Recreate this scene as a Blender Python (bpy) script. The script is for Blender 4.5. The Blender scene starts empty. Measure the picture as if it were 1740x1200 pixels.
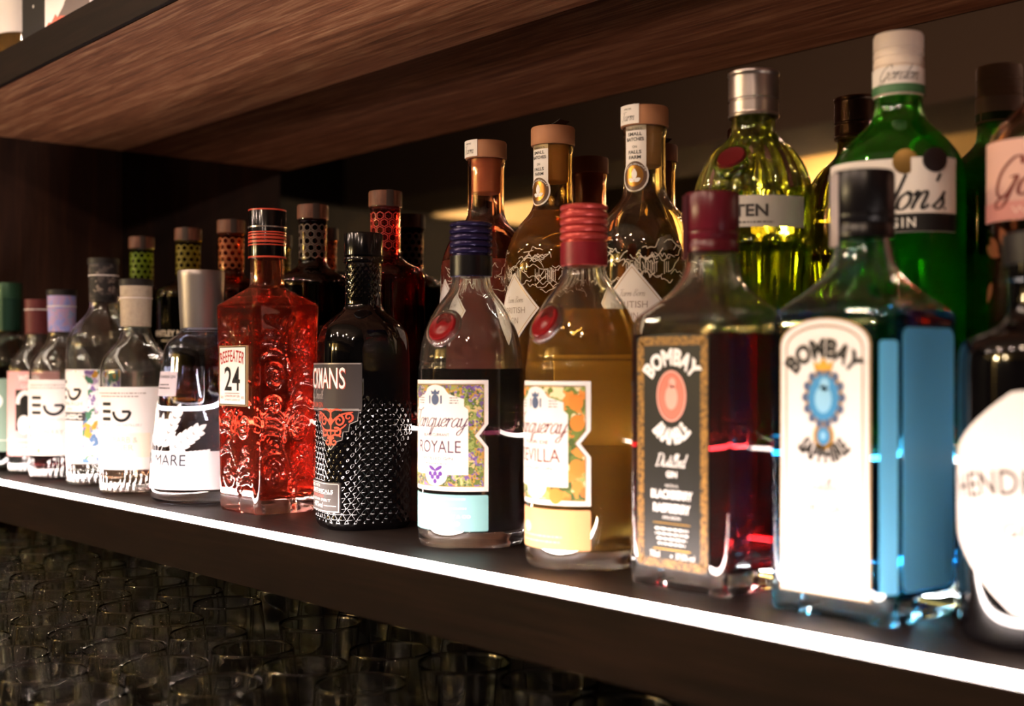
import bpy, bmesh, math, random
import numpy as np
from mathutils import Vector

random.seed(7)
rng = np.random.default_rng(7)
PI = math.pi
SC = bpy.context.scene
COL = SC.collection

# ------------------------------------------------------------------ constants
ZS = 1.250            # top of the lit shelf above the floor
ZR = ZS + 0.090       # top of the stepped riser
YM = 0.875            # mirror plane
XW = -2.012            # side panel of the niche (inner face)
CAMZ = ZS + 0.151
ZC = ZS - 0.174       # counter the tumblers stand on

# ------------------------------------------------------------------ colour / materials
def lin(h):
    h = h.lstrip('#')
    out = []
    for i in (0, 2, 4):
        v = int(h[i:i+2], 16) / 255
        out.append(v / 12.92 if v <= .04045 else ((v + .055) / 1.055) ** 2.4)
    return (*out, 1.0)

MATS = {}
def mat(name, col='#808080', rough=.5, metal=0., trans=0., ior=1.45, emit=None, estr=0., coat=0., spec=None):
    if name in MATS:
        return MATS[name]
    m = bpy.data.materials.new(name); m.use_nodes = True
    b = m.node_tree.nodes['Principled BSDF']
    b.inputs['Base Color'].default_value = lin(col)
    b.inputs['Roughness'].default_value = rough
    b.inputs['Metallic'].default_value = metal
    b.inputs['Transmission Weight'].default_value = trans
    b.inputs['IOR'].default_value = ior
    b.inputs['Coat Weight'].default_value = coat
    if spec is not None:
        b.inputs['Specular IOR Level'].default_value = spec
    if emit:
        b.inputs['Emission Color'].default_value = lin(emit)
        b.inputs['Emission Strength'].default_value = estr
    MATS[name] = m
    return m

def nd(m, t, **kw):
    n = m.node_tree.nodes.new(t)
    for k, v in kw.items():
        setattr(n, k, v)
    return n

def ramp(n, stops, interp='LINEAR'):
    cr = n.color_ramp; cr.interpolation = interp
    while len(cr.elements) > 1:
        cr.elements.remove(cr.elements[-1])
    cr.elements[0].position = stops[0][0]; cr.elements[0].color = lin(stops[0][1])
    for p, c in stops[1:]:
        e = cr.elements.new(p); e.color = lin(c)

def wood(name, c0, c1, c2, rough=.45, scale=(1.2, 22, 22), bump=.25, spec=.4):
    if name in MATS:
        return MATS[name]
    m = mat(name, c1, rough, spec=spec); nt = m.node_tree; L = nt.links
    b = nt.nodes['Principled BSDF']
    tc = nd(m, 'ShaderNodeTexCoord'); mp = nd(m, 'ShaderNodeMapping')
    mp.inputs['Scale'].default_value = scale
    L.new(tc.outputs['Object'], mp.inputs['Vector'])
    n1 = nd(m, 'ShaderNodeTexNoise'); n1.inputs['Scale'].default_value = 1.6; n1.inputs['Detail'].default_value = 8
    n1.inputs['Distortion'].default_value = 1.2
    n2 = nd(m, 'ShaderNodeTexNoise'); n2.inputs['Scale'].default_value = 9; n2.inputs['Detail'].default_value = 6
    L.new(mp.outputs[0], n1.inputs['Vector']); L.new(mp.outputs[0], n2.inputs['Vector'])
    mx = nd(m, 'ShaderNodeMath', operation='MULTIPLY_ADD'); mx.inputs[1].default_value = .45
    L.new(n2.outputs[0], mx.inputs[0]); 
    h = nd(m, 'ShaderNodeMath', operation='MULTIPLY'); h.inputs[1].default_value = .6
    L.new(n1.outputs[0], h.inputs[0]); L.new(h.outputs[0], mx.inputs[2])
    cr = nd(m, 'ShaderNodeValToRGB'); ramp(cr, [(.3, c0), (.52, c1), (.72, c2)])
    L.new(mx.outputs[0], cr.inputs[0]); L.new(cr.outputs[0], b.inputs['Base Color'])
    bp = nd(m, 'ShaderNodeBump'); bp.inputs['Strength'].default_value = bump; bp.inputs['Distance'].default_value = .002
    L.new(mx.outputs[0], bp.inputs['Height']); L.new(bp.outputs[0], b.inputs['Normal'])
    return m

def mottled(name, stops, scale=90., rough=.6, kind='voronoi', interp='CONSTANT', distort=0.):
    if name in MATS:
        return MATS[name]
    m = mat(name, stops[0][1], rough); L = m.node_tree.links
    b = m.node_tree.nodes['Principled BSDF']
    tc = nd(m, 'ShaderNodeTexCoord')
    if kind == 'voronoi':
        t = nd(m, 'ShaderNodeTexVoronoi'); t.inputs['Scale'].default_value = scale
        nz = nd(m, 'ShaderNodeTexNoise'); nz.inputs['Scale'].default_value = scale * .8
        va = nd(m, 'ShaderNodeVectorMath', operation='MULTIPLY_ADD')
        va.inputs[1].default_value = (.02, .02, .02)
        L.new(tc.outputs['Object'], nz.inputs['Vector'])
        L.new(nz.outputs['Color'], va.inputs[0]); L.new(tc.outputs['Object'], va.inputs[2])
        L.new(va.outputs[0], t.inputs['Vector'])
        sep = nd(m, 'ShaderNodeSeparateColor'); L.new(t.outputs['Color'], sep.inputs[0]); src = sep.outputs[0]
    else:
        t = nd(m, 'ShaderNodeTexNoise'); t.inputs['Scale'].default_value = scale; t.inputs['Detail'].default_value = 5
        t.inputs['Distortion'].default_value = distort
        L.new(tc.outputs['Object'], t.inputs['Vector']); src = t.outputs[0]
    cr = nd(m, 'ShaderNodeValToRGB'); ramp(cr, stops, interp)
    L.new(src, cr.inputs[0]); L.new(cr.outputs[0], b.inputs['Base Color'])
    return m

def hazy(m, col, f):
    """scatter mixed in so clear glass and spirit seem to glow: part of the light is scattered instead of refracted"""
    if f <= 0 or m.get('hazy'): return m
    m['hazy'] = f; nt = m.node_tree; L = nt.links
    out = nt.nodes['Material Output']; b = nt.nodes['Principled BSDF']
    tr = nd(m, 'ShaderNodeBsdfTranslucent'); tr.inputs[0].default_value = lin(col)
    df = nd(m, 'ShaderNodeBsdfDiffuse'); df.inputs[0].default_value = lin(col)
    m1 = nd(m, 'ShaderNodeMixShader'); m1.inputs[0].default_value = .35
    m2 = nd(m, 'ShaderNodeMixShader'); m2.inputs[0].default_value = f
    L.new(tr.outputs[0], m1.inputs[1]); L.new(df.outputs[0], m1.inputs[2])
    L.new(b.outputs[0], m2.inputs[1]); L.new(m1.outputs[0], m2.inputs[2]); L.new(m2.outputs[0], out.inputs[0])
    return m
def glass(name, col='#ffffff', ior=1.5, rough=0., haze=0., hcol=None):
    return hazy(mat('glass_' + name, col, rough, trans=1., ior=ior), hcol or col, haze)
def liquid(name, col, ior=1.36, haze=0., hcol=None):
    return hazy(mat('liquid_' + name, col, 0., trans=1., ior=ior), hcol or col, haze)

PAPER = mat('paper_white', '#ece6e2', .65)
PAPERP = mat('paper_pink', '#e6a7a6', .65)
INK = mat('ink_black', '#0c0a0b', .5)
GOLD = mat('gold_foil', '#b58a3c', .35, .8)
WHITE = mat('ink_white', '#f2efec', .6)
RED = mat('ink_red', '#a8231f', .5)

# ------------------------------------------------------------------ object helpers
def mobj(name, V, F, m, parent=None, smooth=True, ang=35):
    me = bpy.data.meshes.new(name)
    me.from_pydata([tuple(v) for v in V], [], [tuple(int(i) for i in f) for f in F])
    me.update()
    if smooth:
        me.shade_smooth(); me.set_sharp_from_angle(angle=math.radians(ang))
    me.materials.append(m)
    o = bpy.data.objects.new(name, me); COL.objects.link(o)
    if parent: o.parent = parent
    return o

def thing(name, label, cat, loc=(0, 0, 0), rz=0., group=None):
    o = bpy.data.objects.new(name, None); COL.objects.link(o)
    o.empty_display_size = .03
    o.location = loc; o.rotation_euler = (0, 0, rz)
    return tag(o, label, cat, group)
def tag(o, label, cat, group=None):
    o['label'] = label; o['category'] = cat
    if group: o['group'] = group
    return o
def struct(o):
    o['kind'] = 'structure'; return o

def box(x0, x1, y0, y1, z0, z1, bev=0.):
    bm = bmesh.new()
    vs = [bm.verts.new((x, y, z)) for x in (x0, x1) for y in (y0, y1) for z in (z0, z1)]
    for f in ((0, 1, 3, 2), (4, 6, 7, 5), (0, 4, 5, 1), (2, 3, 7, 6), (0, 2, 6, 4), (1, 5, 7, 3)):
        bm.faces.new([vs[i] for i in f])
    bmesh.ops.recalc_face_normals(bm, faces=bm.faces)
    if bev:
        bmesh.ops.bevel(bm, geom=bm.edges[:], offset=bev, segments=2, affect='EDGES', profile=.5)
    bm.verts.index_update()
    V = [v.co[:] for v in bm.verts]; F = [[v.index for v in f.verts] for f in bm.faces]
    bm.free()
    return V, F
def merge(*vf):
    V, F = [], []
    for v, f in vf:
        k = len(V); V += list(v); F += [[i + k for i in q] for q in f]
    return V, F

# ------------------------------------------------------------------ lofted bottles
def polar(phi, a, b, r):
    """radius of a rounded rectangle (half sizes a, b, corner r) in direction phi from -Y towards +X"""
    c = np.abs(np.sin(phi)) + 1e-12; s = np.abs(np.cos(phi)) + 1e-12
    r = min(r, a, b)
    R1 = a / c; R2 = b / s
    p, q = a - r, b - r
    dot = p * c + q * s
    disc = np.maximum(dot * dot - (p * p + q * q - r * r), 0)
    R3 = dot + np.sqrt(disc)
    return np.where(R1 * s <= q, R1, np.where(R2 * c <= p, R2, R3))

def angles(a, b, r, n):
    ph = np.linspace(0, 2 * PI, 4001)
    R = polar(ph, a, b, r)
    P = np.stack([R * np.sin(ph), -R * np.cos(ph)], 1)
    d = np.concatenate([[0], np.cumsum(np.linalg.norm(np.diff(P, axis=0), axis=1))])
    t = np.linspace(0, d[-1], n, endpoint=False)
    return np.interp(t, d, ph)

def chaikin(P, it=2):
    P = np.array(P, float)
    for _ in range(it):
        A = P[:-1] * .75 + P[1:] * .25; B = P[:-1] * .25 + P[1:] * .75
        Q = np.empty((2 * len(A) + 2, P.shape[1])); Q[0] = P[0]; Q[-1] = P[-1]
        Q[1:-1:2] = A; Q[2:-1:2] = B; P = Q
    return P
def dense(P, step):
    P = np.array(P, float); out = [P[0]]
    for p, q in zip(P[:-1], P[1:]):
        k = max(1, int(math.ceil(abs(q[0] - p[0]) / step)))
        for i in range(1, k + 1): out.append(p + (q - p) * i / k)
    return np.array(out)
def full(P):
    """(z, r) -> (z, a, b, r) for round sections"""
    return [(p[0], p[1], p[1], p[1]) if len(p) == 2 else p for p in P]

def rings(P, ang, disp=None):
    G = np.zeros((len(P), len(ang), 3))
    for i, (z, a, b, r) in enumerate(P):
        R = polar(ang, a, b, r)
        G[i, :, 0] = R * np.sin(ang); G[i, :, 1] = -R * np.cos(ang); G[i, :, 2] = z
    if disp is not None:
        du = np.roll(G, -1, 1) - np.roll(G, 1, 1)
        dv = np.gradient(G, axis=0)
        N = np.cross(du, dv); N /= (np.linalg.norm(N, axis=2, keepdims=True) + 1e-12)
        G = G + N * disp(G, ang)[..., None]
    return G
def skin(G, cap0=True, cap1=True, flip=False):
    m, n, _ = G.shape
    V = list(G.reshape(-1, 3)); F = []
    for i in range(m - 1):
        for j in range(n):
            k = (j + 1) % n
            F.append((i*n + j, i*n + k, (i+1)*n + k, (i+1)*n + j))
    if cap0:
        V.append(G[0].mean(0)); c = len(V) - 1
        F += [(c, (j + 1) % n, j) for j in range(n)]
    if cap1:
        V.append(G[-1].mean(0)); c = len(V) - 1; o = (m - 1) * n
        F += [(c, o + j, o + (j + 1) % n) for j in range(n)]
    if flip: F = [tuple(reversed(f)) for f in F]
    return V, F

def clipz(P, z):
    P = np.array(P, float); out = []
    for p, q in zip(P[:-1], P[1:]):
        if p[0] <= z: out.append(p)
        if p[0] <= z < q[0]:
            t = (z - p[0]) / (q[0] - p[0] + 1e-12); out.append(p + (q - p) * t); break
    else:
        out.append(P[-1])
    return np.array(out)

def inner_profile(P, wall, base):
    P = np.array(P, float); top = P[-1, 0]
    k = [p for p in P if p[0] > base + .006]
    z0 = np.interp(base + .006, P[:, 0], P[:, 1]), np.interp(base + .006, P[:, 0], P[:, 2]), np.interp(base + .006, P[:, 0], P[:, 3])
    A, B, R = z0
    q = [(base, A * .55, B * .55, R * .55), (base + .0005, A - wall - .006, B - wall - .006, max(R - wall - .003, .004)),
         (base + .003, A - wall - .0015, B - wall - .0015, max(R - wall, .004)), (base + .006, A - wall, B - wall, max(R - wall, .004))]
    q += [(p[0], max(p[1] - wall, .004), max(p[2] - wall, .004), max(min(p[3], p[1], p[2]) - wall, .003)) for p in k]
    return np.array(q)

class Bottle:
    def __init__(s, label, loc, rz, P, shape, n, glassm, liqm=None, fill=0, wall=.0028, base=.012, disp=None,
                 step=.01, name='gin_bottle', group=None, it=2, opaque=False, foot=.003, ang=35):
        s.root = thing(name, label, 'bottle', loc, rz, group)
        P = full(P)
        P = chaikin(P, it) if it else np.array(P, float)
        s.P = P = dense(P, step)
        an = angles(*shape, n)
        s.ang = an
        # foot: small radius and pushed-up centre
        A, B, R = P[0, 1:]
        ft = np.array([(P[0, 0] + .003, A * .5, B * .5, R * .5), (P[0, 0], A - .010, B - .010, max(R - .008, .004))])
        G = rings(P, an, disp)
        Gf = rings(ft, an)
        Go = np.concatenate([Gf, G])
        if opaque:
            V, F = skin(Go)
        else:
            I = inner_profile(P, wall, base)
            Gi = rings(I, an)
            V1, F1 = skin(Go, True, False)
            V2, F2 = skin(Gi, True, False, flip=True)
            V, F = merge((V1, F1), (V2, F2))
            m0 = (Go.shape[0] - 1) * n; m1 = len(V1) + (Gi.shape[0] - 1) * n
            F += [(m0 + j, m0 + (j + 1) % n, m1 + (j + 1) % n, m1 + j) for j in range(n)]
            if liqm:
                Lp = clipz(I, fill)
                Lp[:, 1:] += .0004; Lp[0, 0] -= .0004; Lp[1, 0] -= .0004
                V3, F3 = skin(rings(Lp, an))
        mobj('glass_body', V, F, glassm, s.root, ang=ang)
        if liqm and not opaque:
            mobj('liquid', V3, F3, liqm, s.root, ang=50)
    def R(s, z):
        return float(np.interp(z, s.P[:, 0], s.P[:, 1]))
    def lathe(s, name, P, m, parent=None, n=48, it=0, disp=None, ang=35):
        P = full(P); P = chaikin(P, it) if it else np.array(P, float)
        a = np.linspace(0, 2 * PI, n, endpoint=False)
        V, F = skin(rings(P, a, disp))
        return mobj(name, V, F, m, parent or s.root, ang=ang)

def sleeve(s, name, z0, z1, r0, r1, m, t=.0006, parent=None, n=64):
    """thin band wrapped right round a neck"""
    a = np.linspace(0, 2 * PI, n, endpoint=False)
    k = 6
    zs = np.linspace(z0, z1, k); rs = np.linspace(r0, r1, k)
    Pp = [(z0, r0 - t, r0 - t, r0 - t)] + [(z, r, r, r) for z, r in zip(zs, rs)] + [(z1, r1 - t, r1 - t, r1 - t)]
    V, F = skin(rings(np.array(Pp), a), False, False)
    return mobj(name, V, F, m, parent or s.root)

# ------------------------------------------------------------------ flat artwork (2D meshes wrapped on labels)
_TX = {}
def text2(s, w=None, h=None, cx=0, cy=0, shear=0, bold=0., space=1.):
    key = (s, shear, bold, space)
    if key not in _TX:
        cu = bpy.data.curves.new('t', 'FONT'); cu.body = s; cu.shear = shear; cu.offset = bold
        cu.space_character = space; cu.fill_mode = 'FRONT'; cu.resolution_u = 3
        o = bpy.data.objects.new('t', cu); COL.objects.link(o)
        dg = bpy.context.evaluated_depsgraph_get(); dg.update()
        me = bpy.data.meshes.new_from_object(o.evaluated_get(dg))
        V = np.array([v.co[:2] for v in me.vertices]) if len(me.vertices) else np.zeros((0, 2))
        F = [list(p.vertices) for p in me.polygons]
        bpy.data.objects.remove(o); bpy.data.curves.remove(cu); bpy.data.meshes.remove(me)
        _TX[key] = (V, F)
    V, F = _TX[key]
    V = V.copy()
    lo, hi = V.min(0), V.max(0); sz = hi - lo
    if w is None: k = (h / sz[1], h / sz[1])
    elif h is None: k = (w / sz[0], w / sz[0])
    else: k = (w / sz[0], h / sz[1])
    V = (V - (lo + hi) / 2) * np.array(k) + np.array([cx, cy])
    return V, F
def arc2(s, w, h, R, cx, cy, bold=.01, smile=False):
    """text bent on a circle of radius R whose top (or bottom for a smile) touches (cx, cy)"""
    V, F = text2(s, w, h, 0, h / 2, bold=bold, space=1.05)
    bmv = cut2(V, F, h / 3)
    V, F = bmv
    a = V[:, 0] / R
    if smile:
        rr = R - V[:, 1]
        return np.stack([cx + rr * np.sin(a), cy + R - rr * np.cos(a)], 1), F
    rr = R + V[:, 1]
    return np.stack([cx + rr * np.sin(a), cy - R + rr * np.cos(a)], 1), F
def cut2(V, F, step):
    bm = bmesh.new()
    vs = [bm.verts.new((v[0], v[1], 0)) for v in V]
    for f in F:
        try: bm.faces.new([vs[i] for i in f])
        except ValueError: pass
    if len(V):
        x0, x1 = V[:, 0].min(), V[:, 0].max()
        k = math.floor(x0 / step) + 1
        while k * step < x1 - 1e-9:
            bmesh.ops.bisect_plane(bm, geom=bm.verts[:] + bm.edges[:] + bm.faces[:], plane_co=(k * step, 0, 0), plane_no=(1, 0, 0), dist=1e-7)
            k += 1
    bm.verts.index_update()
    V = np.array([v.co[:2] for v in bm.verts]); F = [[v.index for v in f.verts] for f in bm.faces]
    bm.free()
    return V, F
def rect2(w, h, cx=0, cy=0, r=0.):
    if r <= 0:
        return np.array([(cx - w/2, cy - h/2), (cx + w/2, cy - h/2), (cx + w/2, cy + h/2), (cx - w/2, cy + h/2)]), [[0, 1, 2, 3]]
    P = []
    for qx, qy, a0 in ((1, 1, 0), (-1, 1, 90), (-1, -1, 180), (1, -1, 270)):
        for k in range(5):
            a = math.radians(a0 + 22.5 * k)
            P.append((cx + qx * (w/2 - r) + r * math.cos(a), cy + qy * (h/2 - r) + r * math.sin(a)))
    return np.array(P), [list(range(len(P)))]
def poly2(P): return np.array(P, float), [list(range(len(P)))]
def oval2(rx, ry, cx=0, cy=0, n=28, a0=0, a1=360):
    t = np.radians(np.linspace(a0, a1, n, endpoint=(a1 - a0) != 360))
    return np.stack([cx + rx * np.cos(t), cy + ry * np.sin(t)], 1), [list(range(n))]
def spline(P, k=6):
    P = np.array(P, float)
    if len(P) < 3: return P
    Q = np.concatenate([[2 * P[0] - P[1]], P, [2 * P[-1] - P[-2]]]); out = []
    for i in range(1, len(Q) - 2):
        p0, p1, p2, p3 = Q[i-1:i+3]
        for t in np.arange(k) / k:
            out.append(.5 * (2*p1 + (p2-p0)*t + (2*p0-5*p1+4*p2-p3)*t*t + (3*p1-p0-3*p2+p3)*t**3))
    out.append(P[-1])
    return np.array(out)
def stroke2(P, w, closed=False, taper=0.):
    P = np.array(P, float); n = len(P)
    T = np.gradient(P, axis=0)
    if closed: T = np.roll(P, -1, 0) - np.roll(P, 1, 0)
    T /= (np.linalg.norm(T, axis=1, keepdims=True) + 1e-12)
    N = np.stack([-T[:, 1], T[:, 0]], 1)
    ww = np.full(n, w / 2)
    if taper: ww = ww * (1 - taper * np.linspace(0, 1, n))
    V = np.concatenate([P + N * ww[:, None], P - N * ww[:, None]])
    F = [[n + i, n + i + 1, i + 1, i] for i in range(n - 1)]
    if closed: F.append([2*n - 1, n, 0, n - 1])
    return V, F
def ring2(rx, ry, w, cx=0, cy=0, n=40):
    return stroke2(oval2(rx, ry, cx, cy, n)[0], w, True)
def frame2(w, h, t, cx=0, cy=0, r=.001):
    return stroke2(rect2(w, h, cx, cy, r)[0], t, True)
def join2(*a):
    V, F = [], []; k = 0
    for v, f in a:
        if len(v) == 0: continue
        V.append(np.asarray(v)); F += [[i + k for i in q] for q in f]; k += len(v)
    return np.concatenate(V), F
def mv(a, dx, dy, sx=1., sy=None, rot=0.):
    V, F = a; sy = sx if sy is None else sy
    V = np.asarray(V) * np.array([sx, sy])
    c, s = math.cos(rot), math.sin(rot)
    V = np.stack([V[:, 0]*c - V[:, 1]*s + dx, V[:, 0]*s + V[:, 1]*c + dy], 1)
    return V, ([list(reversed(f)) for f in F] if sx * sy < 0 else F)
def lines2(w, n, h, pitch, cx, cy, seed=0, words=True):
    """rows of tiny illegible print, as broken dashes"""
    r = random.Random(seed); parts = []
    for i in range(n):
        y = cy - i * pitch; ww = w * r.uniform(.72, 1); x = -ww / 2
        while x < ww / 2:
            l = h * r.uniform(.8, 3.2); l = min(l, ww / 2 - x)
            parts.append(rect2(l, h * r.uniform(.75, 1), cx + x + l / 2, y)); x += l + h * .7
    return join2(*parts)

CUR = {
 'a': ([[(.75,.9),(.45,1),(.1,.6),(.15,.1),(.4,0),(.7,.4),(.78,.95),(.72,.3),(.85,0),(1.05,.2)]], .95),
 'n': ([[(0,.75),(.12,1),(.2,.8),(.1,0)],[(.12,.3),(.35,.85),(.6,1),(.68,.75),(.6,.2),(.72,0),(.95,.25)]], .88),
 'm': ([[(0,.75),(.12,1),(.2,.8),(.1,0)],[(.12,.3),(.35,.9),(.52,1),(.58,.7),(.5,0)],[(.52,.3),(.75,.9),(.95,1),(1.02,.7),(.95,.2),(1.05,0),(1.25,.25)]], 1.2),
 'q': ([[(.75,.9),(.45,1),(.1,.6),(.15,.1),(.4,0),(.7,.4)],[(.8,1),(.7,0),(.58,-.9),(.78,-.7),(1,.1)]], .95),
 'u': ([[(0,.8),(.1,1),(.12,.5),(.15,.1),(.35,0),(.6,.4),(.7,1)],[(.7,1),(.65,.3),(.75,0),(.95,.25)]], .88),
 'e': ([[(.05,.4),(.5,.55),(.6,.85),(.4,1),(.12,.7),(.1,.25),(.35,0),(.65,.2),(.75,.35)]], .7),
 'r': ([[(0,.75),(.12,1),(.2,.8),(.12,0)],[(.15,.4),(.35,.9),(.55,1),(.6,.85)]], .62),
 'y': ([[(0,.8),(.1,1),(.12,.5),(.15,.1),(.35,0),(.6,.4),(.7,1)],[(.7,1),(.6,0),(.4,-.8),(.1,-.9),(.05,-.6),(.4,-.2),(.9,.3)]], .88),
 'o': ([[(.45,1),(.1,.65),(.12,.15),(.4,0),(.7,.35),(.65,.85),(.42,1),(.6,.8),(.9,.85)]], .84),
 'd': ([[(.75,.9),(.45,1),(.1,.6),(.15,.1),(.4,0),(.7,.4)],[(.98,2),(.76,.3),(.86,0),(1.05,.2)]], .97),
 's': ([[(0,.1),(.3,.5),(.5,1),(.45,.75),(.6,.3),(.4,0),(.1,.1)]], .68),
 't': ([[(.3,1.7),(.15,.3),(.3,0),(.5,.2)],[(0,1),(.5,1)]], .5),
 'i': ([[(.1,1),(.08,.2),(.2,0),(.4,.2)],[(.15,1.4),(.19,1.48)]], .4),
 'l': ([[(.05,.3),(.4,1.6),(.35,2),(.2,1.6),(.12,.3),(.25,0),(.45,.2)]], .43),
 'h': ([[(.05,.3),(.4,1.6),(.35,2),(.2,1.5),(.08,0)],[(.1,.3),(.35,.85),(.58,1),(.64,.75),(.58,.2),(.7,0),(.9,.25)]], .85),
 'T': ([[(.95,1.95),(.8,.6),(.6,0),(.25,0),(.12,.35)],[(0,1.5),(.15,1.95),(.7,1.85),(1.3,2),(1.5,2.2)]], 1.15),
 'G': ([[(1.2,1.6),(1,2),(.6,1.9),(.15,1.2),(.1,.4),(.4,0),(.8,.1),(1.05,.6),(1.12,1),(.75,.95)],[(1.1,1),(1,.2),(.8,-.5),(.4,-.6),(.3,-.25),(.9,.05)]], 1.3),
 'D': ([[(.4,1.9),(.25,.1),(.1,.1),(.5,0),(1,.2),(1.3,1),(1.1,1.8),(.6,2),(.1,1.8)]], 1.4),
 'I': ([[(.5,2),(.3,.1),(0,.2)],[(.1,1.9),(.9,2.05)]], .75),
 'S': ([[(1,1.8),(.7,2),(.35,1.6),(.6,1.1),(.8,.6),(.5,0),(.05,.2)]], 1.0),
 'F': ([[(.6,1.9),(.45,.1),(.1,.1)],[(.1,1.7),(.3,2),(1.2,1.95)],[(.3,1),(.9,1.05)]], .9),
 'B': ([[(.4,1.9),(.25,0)],[(.1,1.8),(.6,2),(1,1.6),(.5,1.05),(1,.6),(.6,0),(.1,.1)]], 1.1),
 "'": ([[(.2,2),(.12,1.55)]], .3), ' ': ([], .5), '.': ([[(.1,.0),(.16,.08)]], .3)}
def cursive(s, w, cx, cy, pen=.16, slant=.32):
    parts = []; x = 0
    for ch in s:
        st, adv = CUR[ch]
        for q in st:
            P = spline([(px + x, py) for px, py in q], 5)
            P[:, 0] += P[:, 1] * slant
            # broad-nib pen: downstrokes heavier than upstrokes
            T = np.gradient(P, axis=0); T /= np.linalg.norm(T, axis=1, keepdims=True) + 1e-9
            N = np.stack([-T[:, 1], T[:, 0]], 1)
            ww = pen * (.35 + .65 * np.abs(T[:, 1]))[:, None] / 2
            n = len(P)
            parts.append((np.concatenate([P + N * ww, P - N * ww]), [[n+i, n+i+1, i+1, i] for i in range(n-1)]))
        x += adv
    V, F = join2(*parts)
    lo, hi = V.min(0), V.max(0)
    k = w / (hi[0] - lo[0])
    V = (V - np.array([(lo[0] + hi[0]) / 2, .5])) * k + np.array([cx, cy])
    return V, F

class Flat:
    def __init__(s, depth, az=0., tilt=0.): s.d, s.az = depth, az; s.step = None
    def map(s, V, l):
        c, n = math.cos(s.az), math.sin(s.az)
        x = V[:, 0]; y = -(s.d + l)
        return np.stack([x * c - y * n, x * n + y * c, V[:, 1]], 1)
class Wrap:
    step = .003
    def __init__(s, a, b, r):
        an = angles(a, b, r, 720); Rp = polar(an, a, b, r)
        ax = np.where(an > PI, an - 2*PI, an); o = np.argsort(ax); ax, Rp = ax[o], Rp[o]
        pts = np.stack([Rp*np.sin(ax), -Rp*np.cos(ax)], 1)
        arc = np.concatenate([[0], np.cumsum(np.linalg.norm(np.diff(pts, axis=0), axis=1))])
        s.arc, s.ax, s.Rp = arc - np.interp(0, ax, arc), ax, Rp
    def map(s, V, l):
        a = np.interp(V[:, 0], s.arc, s.ax); r = np.interp(a, s.ax, s.Rp) + l
        return np.stack([r*np.sin(a), -r*np.cos(a), V[:, 1]], 1)
class Cyl:
    def __init__(s, R, az=0., rr=None):
        s.R = R if callable(R) else (lambda z, R=R: R); s.az = az; s.rr = rr or (R if not callable(R) else None); s.step = .003
    def map(s, V, l):
        r = np.array([s.R(z) for z in V[:, 1]]); a = s.az + V[:, 0] / s.rr
        return np.stack([(r + l) * np.sin(a), -(r + l) * np.cos(a), V[:, 1]], 1)

def art(name, a, surf, lift, m, parent, thick=0.):
    V, F = a
    V, F = np.asarray(V, float), F
    if surf.step: V, F = cut2(V, F, surf.step)
    if surf.step is not None and thick:
        pass
    # consistent facing
    F2 = []
    for f in F:
        p = V[f]; ar = np.sum(p[:, 0] * np.roll(p[:, 1], -1) - np.roll(p[:, 0], -1) * p[:, 1])
        F2.append(list(f) if ar >= 0 else list(reversed(f)))
    F = F2
    X = surf.map(V, lift)
    if thick:
        Y = surf.map(V, lift - thick)
        cnt = {}
        for f in F:
            for i in range(len(f)):
                e = (f[i], f[(i + 1) % len(f)]); cnt[e] = 1
        n = len(V); G = list(F) + [[i + n for i in reversed(f)] for f in F]
        for (p, q) in cnt:
            if (q, p) not in cnt: G.append([q, p, p + n, q + n])
        return mobj(name, np.concatenate([X, Y]), G, m, parent, smooth=surf.step is not None, ang=40)
    return mobj(name, X, F, m, parent, smooth=surf.step is not None, ang=40)

def label(b, name, shape, surf, m, lift=.0007, thick=.0009):
    return art(name, shape, surf, lift, m, b.root, thick)
def ink(lab, name, a, surf, m, lift=.00085):
    return art(name, a, surf, lift, m, lab)

# spiral scrollwork, used as relief and as print
def spiral(cx, cy, r, turns, a0, d=1, n=40, tail=0.):
    t = np.linspace(0, 1, n)
    a = a0 + d * t * turns * 2 * PI
    rr = r * (1 - .86 * t)
    return np.stack([cx + rr * np.cos(a), cy + rr * np.sin(a)], 1)
def leafline(p, q, bow):
    p, q = np.array(p), np.array(q); m = (p + q) / 2; d = q - p
    m = m + np.array([-d[1], d[0]]) * bow
    t = np.linspace(0, 1, 16)[:, None]
    return (1-t)**2 * p + 2*t*(1-t) * m + t*t * q

# ================================================================== THE SETTING
WD = wood('wood_dark', '#120b09', '#1c110d', '#291a14', rough=.5, spec=.15)
WU = wood('wood_warm', '#3c2418', '#8a5638', '#c09068', rough=.5, scale=(2.0, 42, 42), bump=.9)
PLASTER = mat('plaster_taupe', '#8f8170', .85)
BEIGE = mat('plaster_beige', '#b29a66', .85)
DARKP = mat('panel_dark', '#17100e', .6)
FLOORM = wood('wood_floor', '#0f0a08', '#1a110d', '#261a14', rough=.6, scale=(1, 8, 8))
MIRROR = mat('mirror_smoked', '#7f7168', .025, 1.)

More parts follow.
